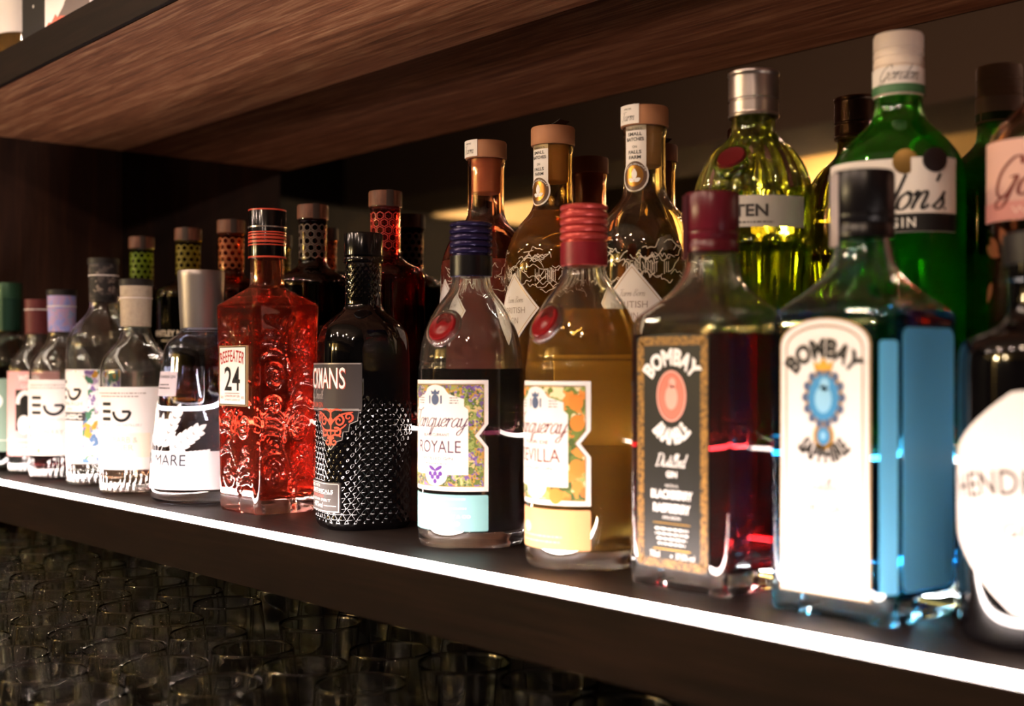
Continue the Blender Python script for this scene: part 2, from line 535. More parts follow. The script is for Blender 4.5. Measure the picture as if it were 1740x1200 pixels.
def sbox(name, m, *a, bev=0.):
    V, F = box(*a, bev=bev)
    return struct(mobj(name, V, F, m, smooth=False))
sbox('floor', FLOORM, -6.4, 3.2, -4.6, 1.3, -.05, 0)
sbox('ceiling', PLASTER, -6.4, 3.2, -4.6, 1.3, CAMZ + 1.42, CAMZ + 1.5)
sbox('wall_back', BEIGE, -4.85, 3.2, -4.5, -4.35, 0, CAMZ + 1.42)
sbox('wall_back_panelled', DARKP, -6.4, -4.85, -4.5, -4.30, 0, CAMZ + 1.42)
sbox('wall_left', DARKP, -6.4, -6.2, -4.30, 1.3, 0, CAMZ + 1.42)
sbox('wall_right', DARKP, 3.0, 3.2, -4.35, 1.3, 0, CAMZ + 1.42)
sbox('wall_front', DARKP, -6.2, 3.0, YM + .02, 1.0, 0, CAMZ + 1.42)
sbox('trim_soffit', PLASTER, -6.2, 3.0, -2.9, -2.3, CAMZ + .95, CAMZ + 1.42)
sbox('trim_pillar', BEIGE, -4.86, -4.62, -4.35, -4.05, 0, CAMZ + 1.42)
sbox('trim_bounce_block', DARKP, -4.6, 3.0, -4.35, -4.33, 0, CAMZ + .66)  # dark lower wall added to keep beige bounce out of the tumblers
sbox('trim_dado', WD, -4.6, 3.0, -4.35, -4.31, CAMZ + .66, CAMZ + .72)

# niche: side panel, mirror, shelves, riser, counter
XR = 1.1
sbox('trim_side_panel', wood('wood_panel', '#1f110c', '#311c12', '#472a1b', scale=(26, 26, 1.3)), XW - .04, XW, -.0 + .575, YM + .02, ZC - .06, ZS + .95)
mr = thing('wall_mirror', 'smoked mirror covering the back of the niche behind the raised bottles', 'mirror', (-.45, YM, ZS + .001))
mobj('mirror_glass', *box(XW + .45, XR + .45, 0, .006, .0, .9), MIRROR, mr, smooth=False)
tag(mr, mr['label'], 'mirror')

ls = thing('bottle_shelf', 'dark wood lower shelf with a glowing front edge under the front bottles', 'shelf', (-.45, .567, ZS))
SHT = wood('wood_shelf_top', '#191210', '#241a16', '#30241e', rough=.5)
mobj('shelf_board', *box(XW + .451, XR + .45, .0036, YM - .567, -.03, 0), SHT, ls, smooth=False)
mobj('fascia', *box(XW + .451, XR + .45, 0, .0035, -.047, -.0001, bev=.0004), WD, ls, smooth=False)
rs = thing('bottle_riser', 'dark wood step with a light strip raising the rear row of bottles', 'shelf', (-.45, .747, ZS))
mobj('step_board', *box(XW + .451, XR + .45, 0, YM - .747, .0, .09, bev=.001), wood('wood_step', '#20110b', '#3a2013', '#54321e', rough=.4), rs, smooth=False)
LEDM = mat('led_diffuser', '#fff2ea', .4, emit='#ffece4', estr=62)
LEDR = mat('led_diffuser_step', '#fff2ea', .4, emit='#ffe8dc', estr=13)
ALU = mat('led_channel', '#b9b2ad', .35, .9)
def strip(name, lab, y, z, w, h, m, x0=XW + .01, x1=XR):
    t = thing(name, lab, 'light', ((x0 + x1) / 2, y, z))
    L = (x1 - x0) / 2; n = 90
    prof = [(-w/2, 0), (-w/2, h*.55), (-w/2*.6, h*.92), (0, h), (w/2*.6, h*.92), (w/2, h*.55), (w/2, 0)]
    V, F = [], []
    for i in range(n + 1):
        V += [(-L + 2*L*i/n, p, q + .0012) for p, q in prof]
    k = len(prof)
    for i in range(n):
        F += [(i*k + j, i*k + j + 1, (i+1)*k + j + 1, (i+1)*k + j) for j in range(k - 1)]
    o = mobj('diffuser', V, F, m, t)
    bm = bmesh.new(); bm.from_mesh(o.data); bmesh.ops.recalc_face_normals(bm, faces=bm.faces)
    if sum(f.normal.z for f in bm.faces) < 0: bmesh.ops.reverse_faces(bm, faces=bm.faces)
    bm.to_mesh(o.data); bm.free()
    mobj('channel', *box(-L, L, -w/2 - .0008, w/2 + .0008, 0, .0014), ALU, t, smooth=False)
    return t
fs = strip('light_strip', 'glowing white strip along the front edge of the lower shelf', .5728, ZS, .0060, .0056, LEDM)
mobj('channel_lip', *box(XW + .461, XR + .446, -.0056, -.0040, 0, .0012), mat('channel_bronze', '#3a2c26', .4), fs, smooth=False)
strip('light_strip', 'thin light strip on the edge of the step below the rear bottles', .7505, ZR, .006, .004, LEDR)

UZ = CAMZ + .366; UT = UZ + .043; UY = .555
us = thing('upper_shelf', 'brown wood upper shelf overhanging the bottles, seen from below', 'shelf', (-.45, UY, UZ))
mobj('shelf_board', *box(XW + .451, XR + .45, .006, YM - UY, 0, .043), WU, us, smooth=False)
mobj('fascia', *box(XW + .451, XR + .45, 0, .0055, .0005, .043, bev=.0005), WD, us, smooth=False)
strip('light_strip', 'light strip on the top front edge of the upper shelf', UY + .014, UT, .006, .004, mat('led_diffuser_upper', '#fff2ea', .4, emit='#ffe4d6', estr=13))
ct = thing('bar_counter', 'dark counter below the shelf crowded with upright clear tumblers', 'counter', (-.45, .0, ZC))
mobj('worktop', *box(XW + .45, XR + .45, .20, YM, -.04, 0), mat('counter_black', '#060505', .3), ct, smooth=False)
mobj('cabinet', *box(XW + .45, XR + .45, .23, YM, -ZC + .001, -.041), WD, ct, smooth=False)

# room lamps seen only in reflections, some added as fill
LAMPW = mat('lamp_warm', '#fff0c8', .5, emit='#ffcf7e', estr=4)
t = thing('cove_light', 'warm lit cove panel on the far left wall, seen in the mirror', 'light', (-6.2, -3.3, CAMZ + .95))
mobj('frame', *box(.0, .05, -.75, .75, -.02, .0), DARKP, t, smooth=False)
mobj('diffuser', *box(.001, .04, -.75, .75, .0, .17), LAMPW, t, smooth=False)
def lamp(x, y, z, e, col, size, name='ceiling_lamp', lab='', sp=None):
    t = thing(name, lab, 'light', (x, y, z), 0, 'ceiling spot lamps')
    V, F = skin(rings(np.array(full([(-.02, .045), (.0, .05), (.02, .05)])), np.linspace(0, 2*PI, 24, endpoint=False)), False, True)
    mobj('housing', V, F, ALU, t)
    V, F = skin(rings(np.array(full([(-.019, .03), (-.016, .036), (-.012, .04)])), np.linspace(0, 2*PI, 24, endpoint=False)), True, True)
    m = mat('spot_bulb', '#fff0d8', .5, emit='#ffd9a8', estr=90)
    mobj('bulb', V, F, m, t)
    ld = bpy.data.lights.new('spot', 'SPOT'); ld.energy = e; ld.color = col; ld.shadow_soft_size = size
    ld.spot_size = math.radians(sp or 100); ld.spot_blend = .6
    lo = bpy.data.objects.new('spot_beam', ld); COL.objects.link(lo); lo.parent = t; lo.location = (0, 0, -.03)
    return t, lo
CZ = CAMZ + 1.42 - .021
for i, (x, y, e) in enumerate([(-1.9, -1.1, 30), (-.5, -1.1, 30), (.9, -1.1, 30), (-3.4, -1.3, 30), (-2.2, -3.6, 40), (.2, -3.6, 40)]):
    t, lo = lamp(x, y, CZ, e, (1, .72, .5), .04, lab='small round ceiling spot lamp out in the bar room')
    if i < 4:
        lo.rotation_euler = (math.radians(38), 0, 0)
def pendant(x, y, z, e):  # bulbs added to fill the room and glint, kept out of the mirror
    t = thing('fill_bulb', 'added warm pendant bulb for room fill and glints, out of view', 'light', (x, y, z), 0, 'added pendant fill bulbs')
    a = np.linspace(0, 2*PI, 20, endpoint=False)
    mobj('socket', *skin(rings(np.array(full([(.052, .012), (.056, .017), (.10, .017), (.104, .004), (CAMZ + 1.42 - z, .003)])), a)), GBK0, t)
    ld = bpy.data.lights.new('pendant', 'POINT'); ld.energy = e; ld.color = (1, .74, .60); ld.shadow_soft_size = .018
    lo = bpy.data.objects.new('bulb_glow', ld); COL.objects.link(lo); lo.parent = t
GBK0 = mat('socket_black', '#101010', .4)
for x, y in ((-3.0, -1.0), (-2.3, -.9), (-1.6, -1.0), (-.9, -.9), (-.2, -1.0), (.5, -.9)):
    pendant(x, y, CAMZ + 1.0, 8)
# wall washer behind the pillar
t = thing('wall_lamp', 'small warm wall lamp beside the pillar across the room', 'light', (-4.25, -4.35, CAMZ + .86))
mobj('shade', *box(-.05, .05, -.0, .06, -.05, .05, bev=.01), mat('lamp_shade', '#fff0c8', .5, emit='#ffcf7e', estr=4), t)
ld = bpy.data.lights.new('wash', 'POINT'); ld.energy = 170; ld.color = (1, .82, .50); ld.shadow_soft_size = .06
lo = bpy.data.objects.new('lamp_glow', ld); COL.objects.link(lo); lo.parent = t; lo.location = (.0, .16, .0)

t = thing('wall_lamp', 'wall lamp added further right to brighten the far wall across the room', 'light', (-2.6, -4.35, CAMZ + .86))
mobj('shade', *box(-.05, .05, -.0, .06, -.05, .05, bev=.01), MATS['lamp_shade'], t)
ld = bpy.data.lights.new('wash', 'POINT'); ld.energy = 60; ld.color = (1, .82, .52); ld.shadow_soft_size = .06  # second washer, added to brighten the far wall
lo = bpy.data.objects.new('lamp_glow', ld); COL.objects.link(lo); lo.parent = t; lo.location = (.0, .16, .0)

# ================================================================== FRONT ROW
def nzdisc(b, name, c, az, tilt, P, m, parent=None, n=36):
    """disc-shaped part standing off the glass along its normal; P is (height, radius)"""
    V, F = skin(rings(np.array(full(P)), np.linspace(0, 2*PI, n, endpoint=False)))
    V = np.array(V)
    nrm = Vector((math.sin(az)*math.cos(tilt), -math.cos(az)*math.cos(tilt), math.sin(tilt)))
    up = Vector((0, 0, 1)); X = up.cross(nrm).normalized(); Y = nrm.cross(X)
    M = np.array([X, Y, nrm])
    return mobj(name, V @ M + np.array(c), F, m, parent or b.root)

def bombay(lab, loc, rz, gl, lq, fill, capm, stripm):
    P = [(.0, .0445, .0395, .010), (.004, .046, .041, .012), (.03, .046, .041, .012), (.10, .046, .041, .012), (.172, .046, .041, .012), (.186, .0455, .0405, .012),
         (.192, .041, .037, .014), (.203, .030, .028, .02), (.214, .0222, .0222, .0222), (.226, .0185, .0185, .0185), (.236, .0172, .0172, .0172), (.266, .0172, .0172, .0172)]
    b = Bottle(lab, loc, rz, P, (.046, .041, .012), 120, gl, lq, fill, wall=.0035, base=.014, it=2)
    c = b.lathe('cap', [(.2345, .0186), (.235, .0192), (.2405, .0194), (.2415, .0188), (.244, .0188), (.245, .0195), (.274, .0195), (.2765, .0186), (.277, .015)], capm)
    b.lathe('cap_ring', [(.2470, .0196), (.2472, .0199), (.2486, .0199), (.2488, .0196)], capm, c)
    label(b, 'seal_strip', rect2(.012, .046, 0, .252, .001), Cyl(.0199, -.55), stripm, .0006, .0005)
    return b
sapph = bombay('pale blue square-shouldered bottle with arched white label, right of the dark red one', (-.458, .688, ZS), 0,
               glass('sky', '#c6e8f5'), liquid('sky', '#5fc6f0'), .187, mat('cap_black', '#0d0a0c', .3), mat('strip_grey', '#a79b98', .5))
b = sapph; S = Flat(.041)
ETCH = hazy(mat('etched_glow_blue', '#b4e4f8', .35, trans=1., ior=1.45), '#86dcff', .95)
art('etched_panel', rect2(.056, .158, 0, .098, .006), Flat(.046, PI/2), .0004, ETCH, b.root, .0012)  # side etching and bevel strip, tinted bright in place of refracted cyan light
art('refraction_strip', rect2(.0105, .150, .0035, .094, .002), Flat(.0565, PI/4), .0003, ETCH, b.root, .0014)
def arch2(w, z0, z1, n=14, sq=.8):
    P = [(-w/2, z0), (w/2, z0)]; k = w / 2
    P += [(k * math.cos(t), z1 - k*sq*.62 + k*sq*.62 * math.sin(t)) for t in np.linspace(0, PI, n)]
    return np.array(P), [list(range(len(P)))]
lb = label(b, 'front_label', arch2(.0655, .0135, .1835), S, mat('label_gold_edge', '#a88a62', .5), .0007)
ink(lb, 'label_field', arch2(.0635, .0145, .1825), S, PAPER, .0009)
def archline(w, z0, z1, t):
    P = arch2(w, z0, z1)[0]; return stroke2(P, t, True)
ink(lb, 'gold_line', archline(.0555, .0185, .1785, .0011), S, mat('ink_bronze', '#8d6b42', .5), .0011)
ink(lb, 'lettering', arc2('BOMBAY', .046, .0125, .024, 0, .1585, .05), S, INK, .0012)
ink(lb, 'lettering', arc2('SAPPHIRE', .046, .0115, .026, 0, .0940, .05, True), S, INK, .0012)
BLU = mat('ink_blue', '#2f86bd', .45); BLL = mat('ink_pale_blue', '#86bfe0', .45)
ink(lb, 'medallion', join2(oval2(.0135, .0165, 0, .1345), oval2(.0075, .0085, 0, .1110)), S, GOLD, .0012)
ink(lb, 'medallion', join2(*[oval2(.0028, .0030, .0132*math.cos(a), .1345 + .0160*math.sin(a), 10) for a in np.linspace(0, 2*PI, 14, endpoint=False)]), S, mat('ink_slate', '#4a5a78', .5), .00125)
ink(lb, 'medallion_field', join2(oval2(.0112, .0140, 0, .1345), oval2(.0048, .0055, 0, .1110)), S, BLU, .00135)
ink(lb, 'medallion_portrait', join2(oval2(.0062, .0085, 0, .1335), oval2(.0035, .004, .001, .1425), oval2(.002, .0026, 0, .1112)), S, BLL, .0015)
ink(lb, 'crown', join2(poly2([(-.006, .151), (.006, .151), (.0075, .1575), (.0035, .1545), (0, .159), (-.0035, .1545), (-.0075, .1575)])), S, GOLD, .0014)
ink(lb, 'small_print', join2(cursive('Distilled', .026, 0, .0795, .15), text2('LONDON', .022, .0035, 0, .0735), text2('DRY GIN', .030, .0052, 0, .0665, bold=.02),
    cursive('Imrorted', .022, 0, .056, .12) if False else text2('IMPORTED', .018, .002, 0, .0580), lines2(.034, 2, .0011, .004, 0, .0515, 3)), S, mat('ink_grey', '#7d7677', .6), .0011)

MAROON = mat('cap_maroon', '#5a1420', .28)
bram = bombay('dark red gin bottle with maroon cap and black gold-edged label, beside the pale blue bottle', (-.584, .690, ZS), 0,
              glass('clear', '#f4f6f2', haze=.016, hcol='#eadfd8'), liquid('bramble', '#9a2028', haze=.05, hcol='#9a2028'), .1765, MAROON, mat('strip_maroon', '#3a0d18', .4))
b = bram
lb = label(b, 'front_label', arch2(.0655, .0135, .1765, sq=.15), S, mat('label_black', '#0b0808', .45), .0007)
ORN = mottled('gold_filigree', [(0, '#140c08'), (.42, '#3a2812'), (.52, '#a87a34'), (.62, '#5c3f1a'), (.72, '#1a0f08')], 260, .45, 'noise', 'LINEAR', 1.5)
ink(lb, 'gold_border', frame2(.058, .154, .0062, 0, .0945, .001), S, ORN, .0009)
ink(lb, 'lettering', arc2('BOMBAY', .042, .0120, .021, 0, .1545, .05), S, WHITE, .0011)
ink(lb, 'lettering', arc2('BRAMBLE', .042, .0115, .022, 0, .1000, .05, True), S, WHITE, .0011)
ink(lb, 'small_print', join2(cursive('Distilled', .030, 0, .0870, .2), text2('GIN', .010, .0045, 0, .0795, bold=.03), text2('WITH A', .012, .0022, 0, .0715),
    text2('BLACKBERRY', .038, .0062, 0, .0655, bold=.04), text2('RASPBERRY', .034, .0062, 0, .0560, bold=.04), text2('INFUSION', .016, .0022, 0, .0495),
    lines2(.034, 4, .0016, .0034, 0, .0415, 5), text2('70cl', .009, .0042, -.0155, .0235, bold=.02), text2('37.5% vol', .017, .0040, .0125, .0235, bold=.02), oval2(.001, .001, 0, .023, 8)), S, WHITE, .0011)
ink(lb, 'oval_medallion', oval2(.0118, .0160, 0, .1335), S, mat('ink_coral', '#d6705e', .45), .0011)
ink(lb, 'oval_medallion', join2(ring2(.0128, .0170, .0014, 0, .1335), oval2(.0058, .0085, 0, .1325), oval2(.0032, .0036, .0008, .1425)), S, mat('ink_coral_pale', '#e8a394', .45), .0013)
ink(lb, 'rule_line', join2(rect2(.034, .0006, 0, .0455), rect2(.034, .0006, 0, .0275)), S, GOLD, .0011)

def tanq(lab, loc, rz, lq, fill, capA, capB, labA, word, sub, strip_m, strip_ink, strip_lines, floral):
    P = [(.0, .0440), (.004, .0462), (.012, .0462), (.08, .0462), (.1475, .0462), (.1545, .0462), (.1575, .0448), (.1600, .0452), (.164, .0448), (.176, .0432), (.188, .0398), (.200, .0345),
         (.210, .0280), (.218, .0215), (.224, .0182), (.231, .0168), (.238, .0165), (.268, .0165)]
    b = Bottle(lab, loc, rz, P, (1, 1, 1), 112, glass('clear', '#f4f6f2', haze=.016, hcol='#eadfd8'), lq, fill, wall=.0032, base=.013, it=2)
    c = b.lathe('cap', [(.233, .0176), (.2335, .0183), (.2515, .0183), (.2522, .0168)] + [q for k in range(4) for q in ((.2532 + .0058*k, .0168), (.2540 + .0058*k, .0184), (.2552 + .0058*k, .0190), (.2568 + .0058*k, .0190), (.2580 + .0058*k, .0184), (.2586 + .0058*k, .0170))] + [(.2768, .0170), (.2774, .0184), (.2790, .0190), (.2805, .0184), (.2815, .0150)], capA)
    sleeve(b, 'cap_collar', .2338, .2512, .0187, .0187, capB)
    cy = Cyl(.0462, 0)
    w, h, zc = .094, .094, .096
    # main label with a waisted right and left side
    def waist(w, h, d):
        hw, hh = w/2, h/2; n = .010
        return np.array([(-hw, -hh), (hw, -hh), (hw, -n), (hw - d, 0), (hw, n), (hw, hh), (-hw, hh), (-hw, n), (-hw + d, 0), (-hw, -n)]) + np.array([0, zc])
    lb = label(b, 'front_label', (waist(w, h, .008), [list(range(10))]), cy, PAPER, .0006)
    F_ = waist(w - .008, h - .008, .008)
    ink(lb, 'floral_border', (F_, [list(range(10))]), cy, floral, .0009)
    ink(lb, 'gold_line', stroke2(F_, .0007, True), cy, GOLD, .0011)
    # inner white field with stepped top and rounded bottom
    x = .030
    fld = [(-x, .063), (-.012, .063)] + [(.012*math.sin(a) , .063 - .010*math.cos(a)) for a in np.radians(np.linspace(-70, 70, 9))] + [(.012, .063), (x, .063), (x, .118), (.0265, .121), (.0265, .127), (.0135, .131)] + [(.0115*math.cos(a), .132 + .007*math.sin(a)) for a in np.linspace(.2, PI - .2, 9)] + [(-.0135, .131), (-.0265, .127), (-.0265, .121), (-x, .118)]
    ink(lb, 'label_field', poly2(fld), cy, PAPER, .0012)
    ink(lb, 'script_lettering', cursive('Tanqueray', .060, 0, .107, .13), cy, labA, .0014)
    ink(lb, 'lettering', join2(text2(word, .046, .0105, .001, .0865), text2(sub, .028, .0026, 0, .0965), text2('DISTILLED GIN', .034, .0026, 0, .0765)), cy, labA, .0014)
    crest = join2(oval2(.0042, .0048, 0, .1265, 14), poly2([(-.004, .131), (.004, .131), (.0048, .1345), (.002, .133), (0, .1355), (-.002, .133), (-.0048, .1345)]), rect2(.0016, .007, -.0062, .1265), rect2(.0016, .007, .0062, .1265))
    ink(lb, 'crest', crest, cy, mat('ink_slate', '#4a5a78', .5), .0014)
    ink(lb, 'small_print', join2(mv(lines2(.010, 3, .0009, .0022, 0, .128, 1), .018, 0), mv(lines2(.010, 3, .0009, .0022, 0, .128, 2), -.018, 0), lines2(.03, 1, .0010, .002, 0, .0720, 8)), cy, mat('ink_grey', '#7d7677', .6), .0014)
    l2 = label(b, 'strip_label', rect2(w, .0305, 0, .0305, .0015), cy, strip_m, .0006)
    ink(l2, 'small_print', strip_lines(), cy, strip_ink, .0009)
    # wax seal in a glass bezel on the shoulder
    z, az, tl = .186, 0., math.radians(30)
    r = b.R(z) - .0065; c0 = np.array([r*math.sin(az), -r*math.cos(az), z])
    sd = nzdisc(b, 'wax_seal', c0, az, tl, [(.0, .0142), (.0048, .0142), (.0068, .0128), (.0066, .0112), (.0060, .0100), (.0062, .0060), (.0074, .0040), (.0078, .0005)], mat('wax_red', '#8a1018', .3))
    nzdisc(b, 'seal_bezel', c0, az, tl, [(.001, .0150), (.001, .0178), (.0035, .0176), (.0056, .0166), (.0060, .0156), (.0050, .0148)], hazy(mat('bezel_glass', '#e8e0d8', .05, trans=1., ior=1.5), '#cfc4b8', .12), sd)
    return b, lb, l2, cy
FLP = mottled('floral_purple', [(0, '#5d6f2c'), (.25, '#8c9a4e'), (.42, '#b48a3c'), (.55, '#6a4b8c'), (.70, '#3b4a20'), (.82, '#c8b27a'), (.92, '#8268b0')], 260)
FLO = mottled('floral_orange', [(0, '#6b7a34'), (.22, '#98a45c'), (.4, '#dc8a3a'), (.58, '#e6d3a6'), (.72, '#4c5c28'), (.84, '#d8742c'), (.93, '#b6a862')], 150)
INKP = mat('ink_mauve', '#54344c', .5); INKR = mat('ink_brick', '#74281e', .5)
roy, lb, l2, cy = tanq('dark purple gin bottle with navy ridged cap, red wax seal and turquoise strip label', (-.862, .695, ZS), math.radians(11),
    liquid('royale', '#1d0610'), .1525, mat('cap_navy', '#2a2248', .25, .5), mat('cap_black', '#0d0a0c', .3), INKP, 'ROYALE', 'BLACKCURRANT',
    mat('label_turquoise', '#86bcc0', .6), WHITE,
    lambda: join2(lines2(.070, 1, .0013, .003, 0, .0425, 4), text2('CHARLES TANQUERAY & CO', .064, .0032, 0, .0275, bold=.02), text2('LONDON ENGLAND', .046, .0032, 0, .0215, bold=.02), lines2(.06, 1, .0013, .003, 0, .0345, 6)), FLP)
grp = mat('ink_violet', '#5b2f8c', .5)
ink(lb, 'berry_emblem', join2(*[oval2(.0021, .0021, x, y, 10) for x, y in ((0, .057), (.003, .0605), (-.003, .0605), (.0055, .0635), (-.0055, .0635), (0, .0635))], mv(oval2(.004, .0015), .0035, .068, 1, 1, .5), mv(oval2(.004, .0015), -.0035, .068, 1, 1, -.5)), cy, grp, .0016)
sev, lb, l2, cy = tanq('amber gin bottle with ridged red cap, red wax seal and orange strip label', (-.714, .690, ZS), math.radians(-6),
    liquid('sevilla', '#fcd468', haze=.2, hcol='#ffbe48'), .198, mat('cap_red', '#b8443f', .3, .3), mat('cap_crimson', '#7d1420', .4), INKR, 'SEVILLA', 'FLOR DE',
    mat('label_orange', '#dca06a', .6), mat('ink_cream', '#f0d6a8', .6),
    lambda: join2(oval2(.006, .0045, -.012, .031, 14), lines2(.060, 2, .0013, .004, 0, .025, 9)), FLO)
BKP = hazy(mat('paper_back', '#efe6d6', .7), '#fff4e2', .9)
art('back_label', rect2(.085, .070, 0, .126, .001), Cyl(.0462, PI + .25), .0006, BKP, sev.root, .0008)
oj = mat('ink_orange', '#dd8433', .5)
for x, y in ((.036, .127), (.037, .1115), (.0365, .078), (.020, .0560), (-.036, .12), (-.036, .08)):
    ink(lb, 'fruit_emblem', oval2(.0055, .0062, x, y, 18), cy, oj, .0013)

# --- black studded bottle
def studs(G, ang):
    z = G[..., 2]; u = np.cumsum(np.linalg.norm(np.diff(np.concatenate([G, G[:, :1]], 1), axis=1), axis=2), 1)
    w, h = .0088, .0105
    a = (u / w + z / h) % 1 - .5; c = (u / w - z / h) % 1 - .5
    p = 1 - 2 * np.maximum(np.abs(a), np.abs(c))
    lo = np.clip((.128 - z) / .010, 0, 1) * np.clip((z - .004) / .004, 0, 1)
    nk = np.clip((z - .219) / .004, 0, 1) * np.clip((.255 - z) / .003, 0, 1)
    a2 = (u / .0055 + z / .0075) % 1 - .5; c2 = (u / .0055 - z / .0075) % 1 - .5
    p2 = 1 - 2 * np.maximum(np.abs(a2), np.abs(c2))
    return .0014 * p * lo + .0005 * p2 * nk
BLK = mat('glass_black', '#060506', .06, ior=1.5, spec=.6)
P = [(.0, .0390, .0390, .026), (.003, .0415, .0415, .028), (.006, .0422, .0422, .029), (.10, .0425, .0425, .030), (.160, .0425, .0425, .030), (.172, .0422, .0422, .030), (.184, .0412, .0412, .031), (.194, .0378, .0378, .031),
     (.2025, .0300, .0300, .029), (.2085, .0215, .0215, .0215), (.2125, .0185, .0185, .0185), (.217, .0178, .0178, .0178), (.255, .0172, .0172, .0172), (.258, .0160, .0160, .016), (.262, .0160, .016, .016)]
brock = Bottle('black studded gin bottle with black cap and red scroll emblem on the label', (-1.023, .690, ZS), math.radians(-17), P, (.0425, .0425, .030), 340, BLK, step=.0012, opaque=True, disp=studs)
b = brock; S = Wrap(.0425, .0425, .030)
c = b.lathe('cap', [(.2620, .0150), (.2622, .0180), (.2628, .0188), (.283, .0188), (.2845, .0180), (.285, .0150)], mat('cap_gloss_black', '#080708', .15))
b.lathe('neck_ring', [(.2555, .0178), (.256, .0192), (.2585, .0194), (.2608, .0186), (.2612, .0165)], BLK)
PL = mat('label_charcoal', '#3a3230', .5); SIL = mat('ink_silver', '#c9bfba', .35, .6)
lb = label(b, 'front_label', rect2(.116, .046, 0, .1355, .001), S, PL, .0026, .0030)
ink(lb, 'silver_line', join2(rect2(.114, .0008, 0, .1575), rect2(.114, .0008, 0, .1140)), S, SIL, .0029)
ink(lb, 'lettering_shadow', text2('BROCKMANS', .086, .0200, .0008, .1433, bold=.02), S, mat('ink_rust', '#b04a34', .5), .00285)
ink(lb, 'lettering', text2('BROCKMANS', .086, .0200, 0, .1440, bold=.005), S, WHITE, .0031)
ink(lb, 'script_lettering', cursive('Intensely Smooth', .058, -.012, .1265, .16), S, SIL, .0029)
ink(lb, 'small_lettering', text2('PREMIUM GIN', .044, .0050, -.006, .1185, bold=.015), S, mat('ink_rust', '#b04a34', .5), .0029)
def scroll_emblem():
    L = []
    for sx in (1, -1):
        L += [spiral(sx*.009, .104, .0055, 1.3, PI/2, -sx), spiral(sx*.018, .1075, .0045, 1.3, -PI/2, sx), spiral(sx*.007, .093, .0048, 1.2, PI/2 + .6, -sx), spiral(sx*.004, .084, .004, 1.2, PI/2, sx)]
        L += [leafline((0, .100), (sx*.022, .112), .25*sx), leafline((0, .095), (sx*.016, .101), -.3*sx), leafline((0, .088), (sx*.011, .089), .4*sx), leafline((0, .112), (sx*.012, .1135), .3*sx)]
    L += [leafline((0, .115), (0, .080), .02)]
    return [stroke2(p, .0020, taper=.45) for p in L] + [oval2(.003, .0035, 0, .1035, 14)]
bk = [(-.027, .115), (-.026, .104), (-.019, .101), (-.018, .094), (-.013, .0935), (-.012, .086), (-.007, .0845), (0, .0765), (.007, .0845), (.012, .086), (.013, .0935), (.018, .094), (.019, .101), (.026, .104), (.027, .115)]
em = label(b, 'emblem', poly2([(x + .028, y) for x, y in bk]), S, mat('label_black', '#0b0808', .45), .0026, .0030)
ink(em, 'emblem_edge', stroke2([(x + .028, y) for x, y in bk], .0007, True), S, SIL, .0028)
ink(em, 'scrollwork', mv(join2(*scroll_emblem()), .028, 0), S, mat('ink_vermilion', '#d4563c', .45), .0030)
l2 = label(b, 'lower_label', rect2(.076, .0285, 0, .0312, .001), S, PL, .0026, .0030)
ink(l2, 'silver_line', join2(frame2(.0735, .026, .0007, 0, .0312), rect2(.060, .0005, .0, .0345), rect2(.016, .0005, .026, .0235)), S, SIL, .0029)
for a in (text2('INFUSED WITH', .034, .0030, -.010, .0415), text2('BOTANICALS', .044, .0034, .009, .0370, bold=.02), text2('100% GRAIN SPIRIT', .056, .0026, .0, .0285), text2('40%vol', .026, .0052, .002, .0235)):
    ink(l2, 'small_print', a, S, WHITE, .0029)
ink(l2, 'red_print', text2('ENGLAND', .030, .0030, .002, .0320), S, mat('ink_vermilion', '#d4563c', .45), .0029)

# --- red embossed bottle
def scroll_field():
    L = []
    for k, z in enumerate((.040, .092, .144, .186)):
        m = 1 if k % 2 else -1
        L.append(spiral(m*.017, z, .0135, 1.6, PI/2 + .4*k, m, 60))
        L.append(spiral(-m*.022, z + .022, .0095, 1.5, -PI/2 + .3*k, m, 46))
        for q in range(3):
            L.append(leafline((-m*.004, z - .014 + .006*q), (-m*(.032 - .006*q), z - .006 + .011*q), -.35*m))
            L.append(leafline((m*.004, z + .016 + .003*q), (m*(.016 + .008*q), z + .034 - .006*q), .32*m))
    t = np.linspace(.02, .205, 100)
    L.append(np.stack([.009*np.sin(t*60), t], 1))
    return np.concatenate(L)
SCR = scroll_field()
def relief(G, ang):
    sn, cs = np.sin(ang), np.cos(ang)
    front = (np.abs(G[..., 1]) >= np.abs(G[..., 0]) * (.039/.044))
    u = np.where(front, G[..., 0] * np.where(G[..., 1] < 0, 1, -1), G[..., 1] * np.where(G[..., 0] > 0, 1, -1) * 1.08)
    z = G[..., 2]; out = np.zeros_like(z)
    for i in range(G.shape[0]):
        if .016 < z[i, 0] < .212:
            near = SCR[np.abs(SCR[:, 1] - z[i, 0]) < .005]
            if len(near) == 0: continue
            d2 = ((u[i][:, None] - near[None, :, 0])**2 + (z[i][:, None] - near[None, :, 1])**2).min(1)
            out[i] = .0022 * np.exp(-d2 / (2*.00135**2))
    edge = np.clip((.0365 - np.abs(u)) / .003, 0, 1)
    return out * edge * np.clip((z - .016)/.004, 0, 1) * np.clip((.210 - z)/.006, 0, 1)
P = [(.0, .0395, .0345, .006), (.003, .0415, .0365, .007), (.010, .0418, .0368, .007), (.10, .0430, .0380, .007), (.200, .0440, .0390, .007), (.214, .0448, .0398, .007), (.2205, .0448, .0398, .007), (.2225, .0440, .039, .008),
     (.230, .0345, .031, .014), (.2375, .0250, .0235, .019), (.241, .0195, .0195, .0195), (.245, .0184, .0184, .0184), (.270, .0178, .0178, .0178), (.30, .0178, .0178, .0178)]
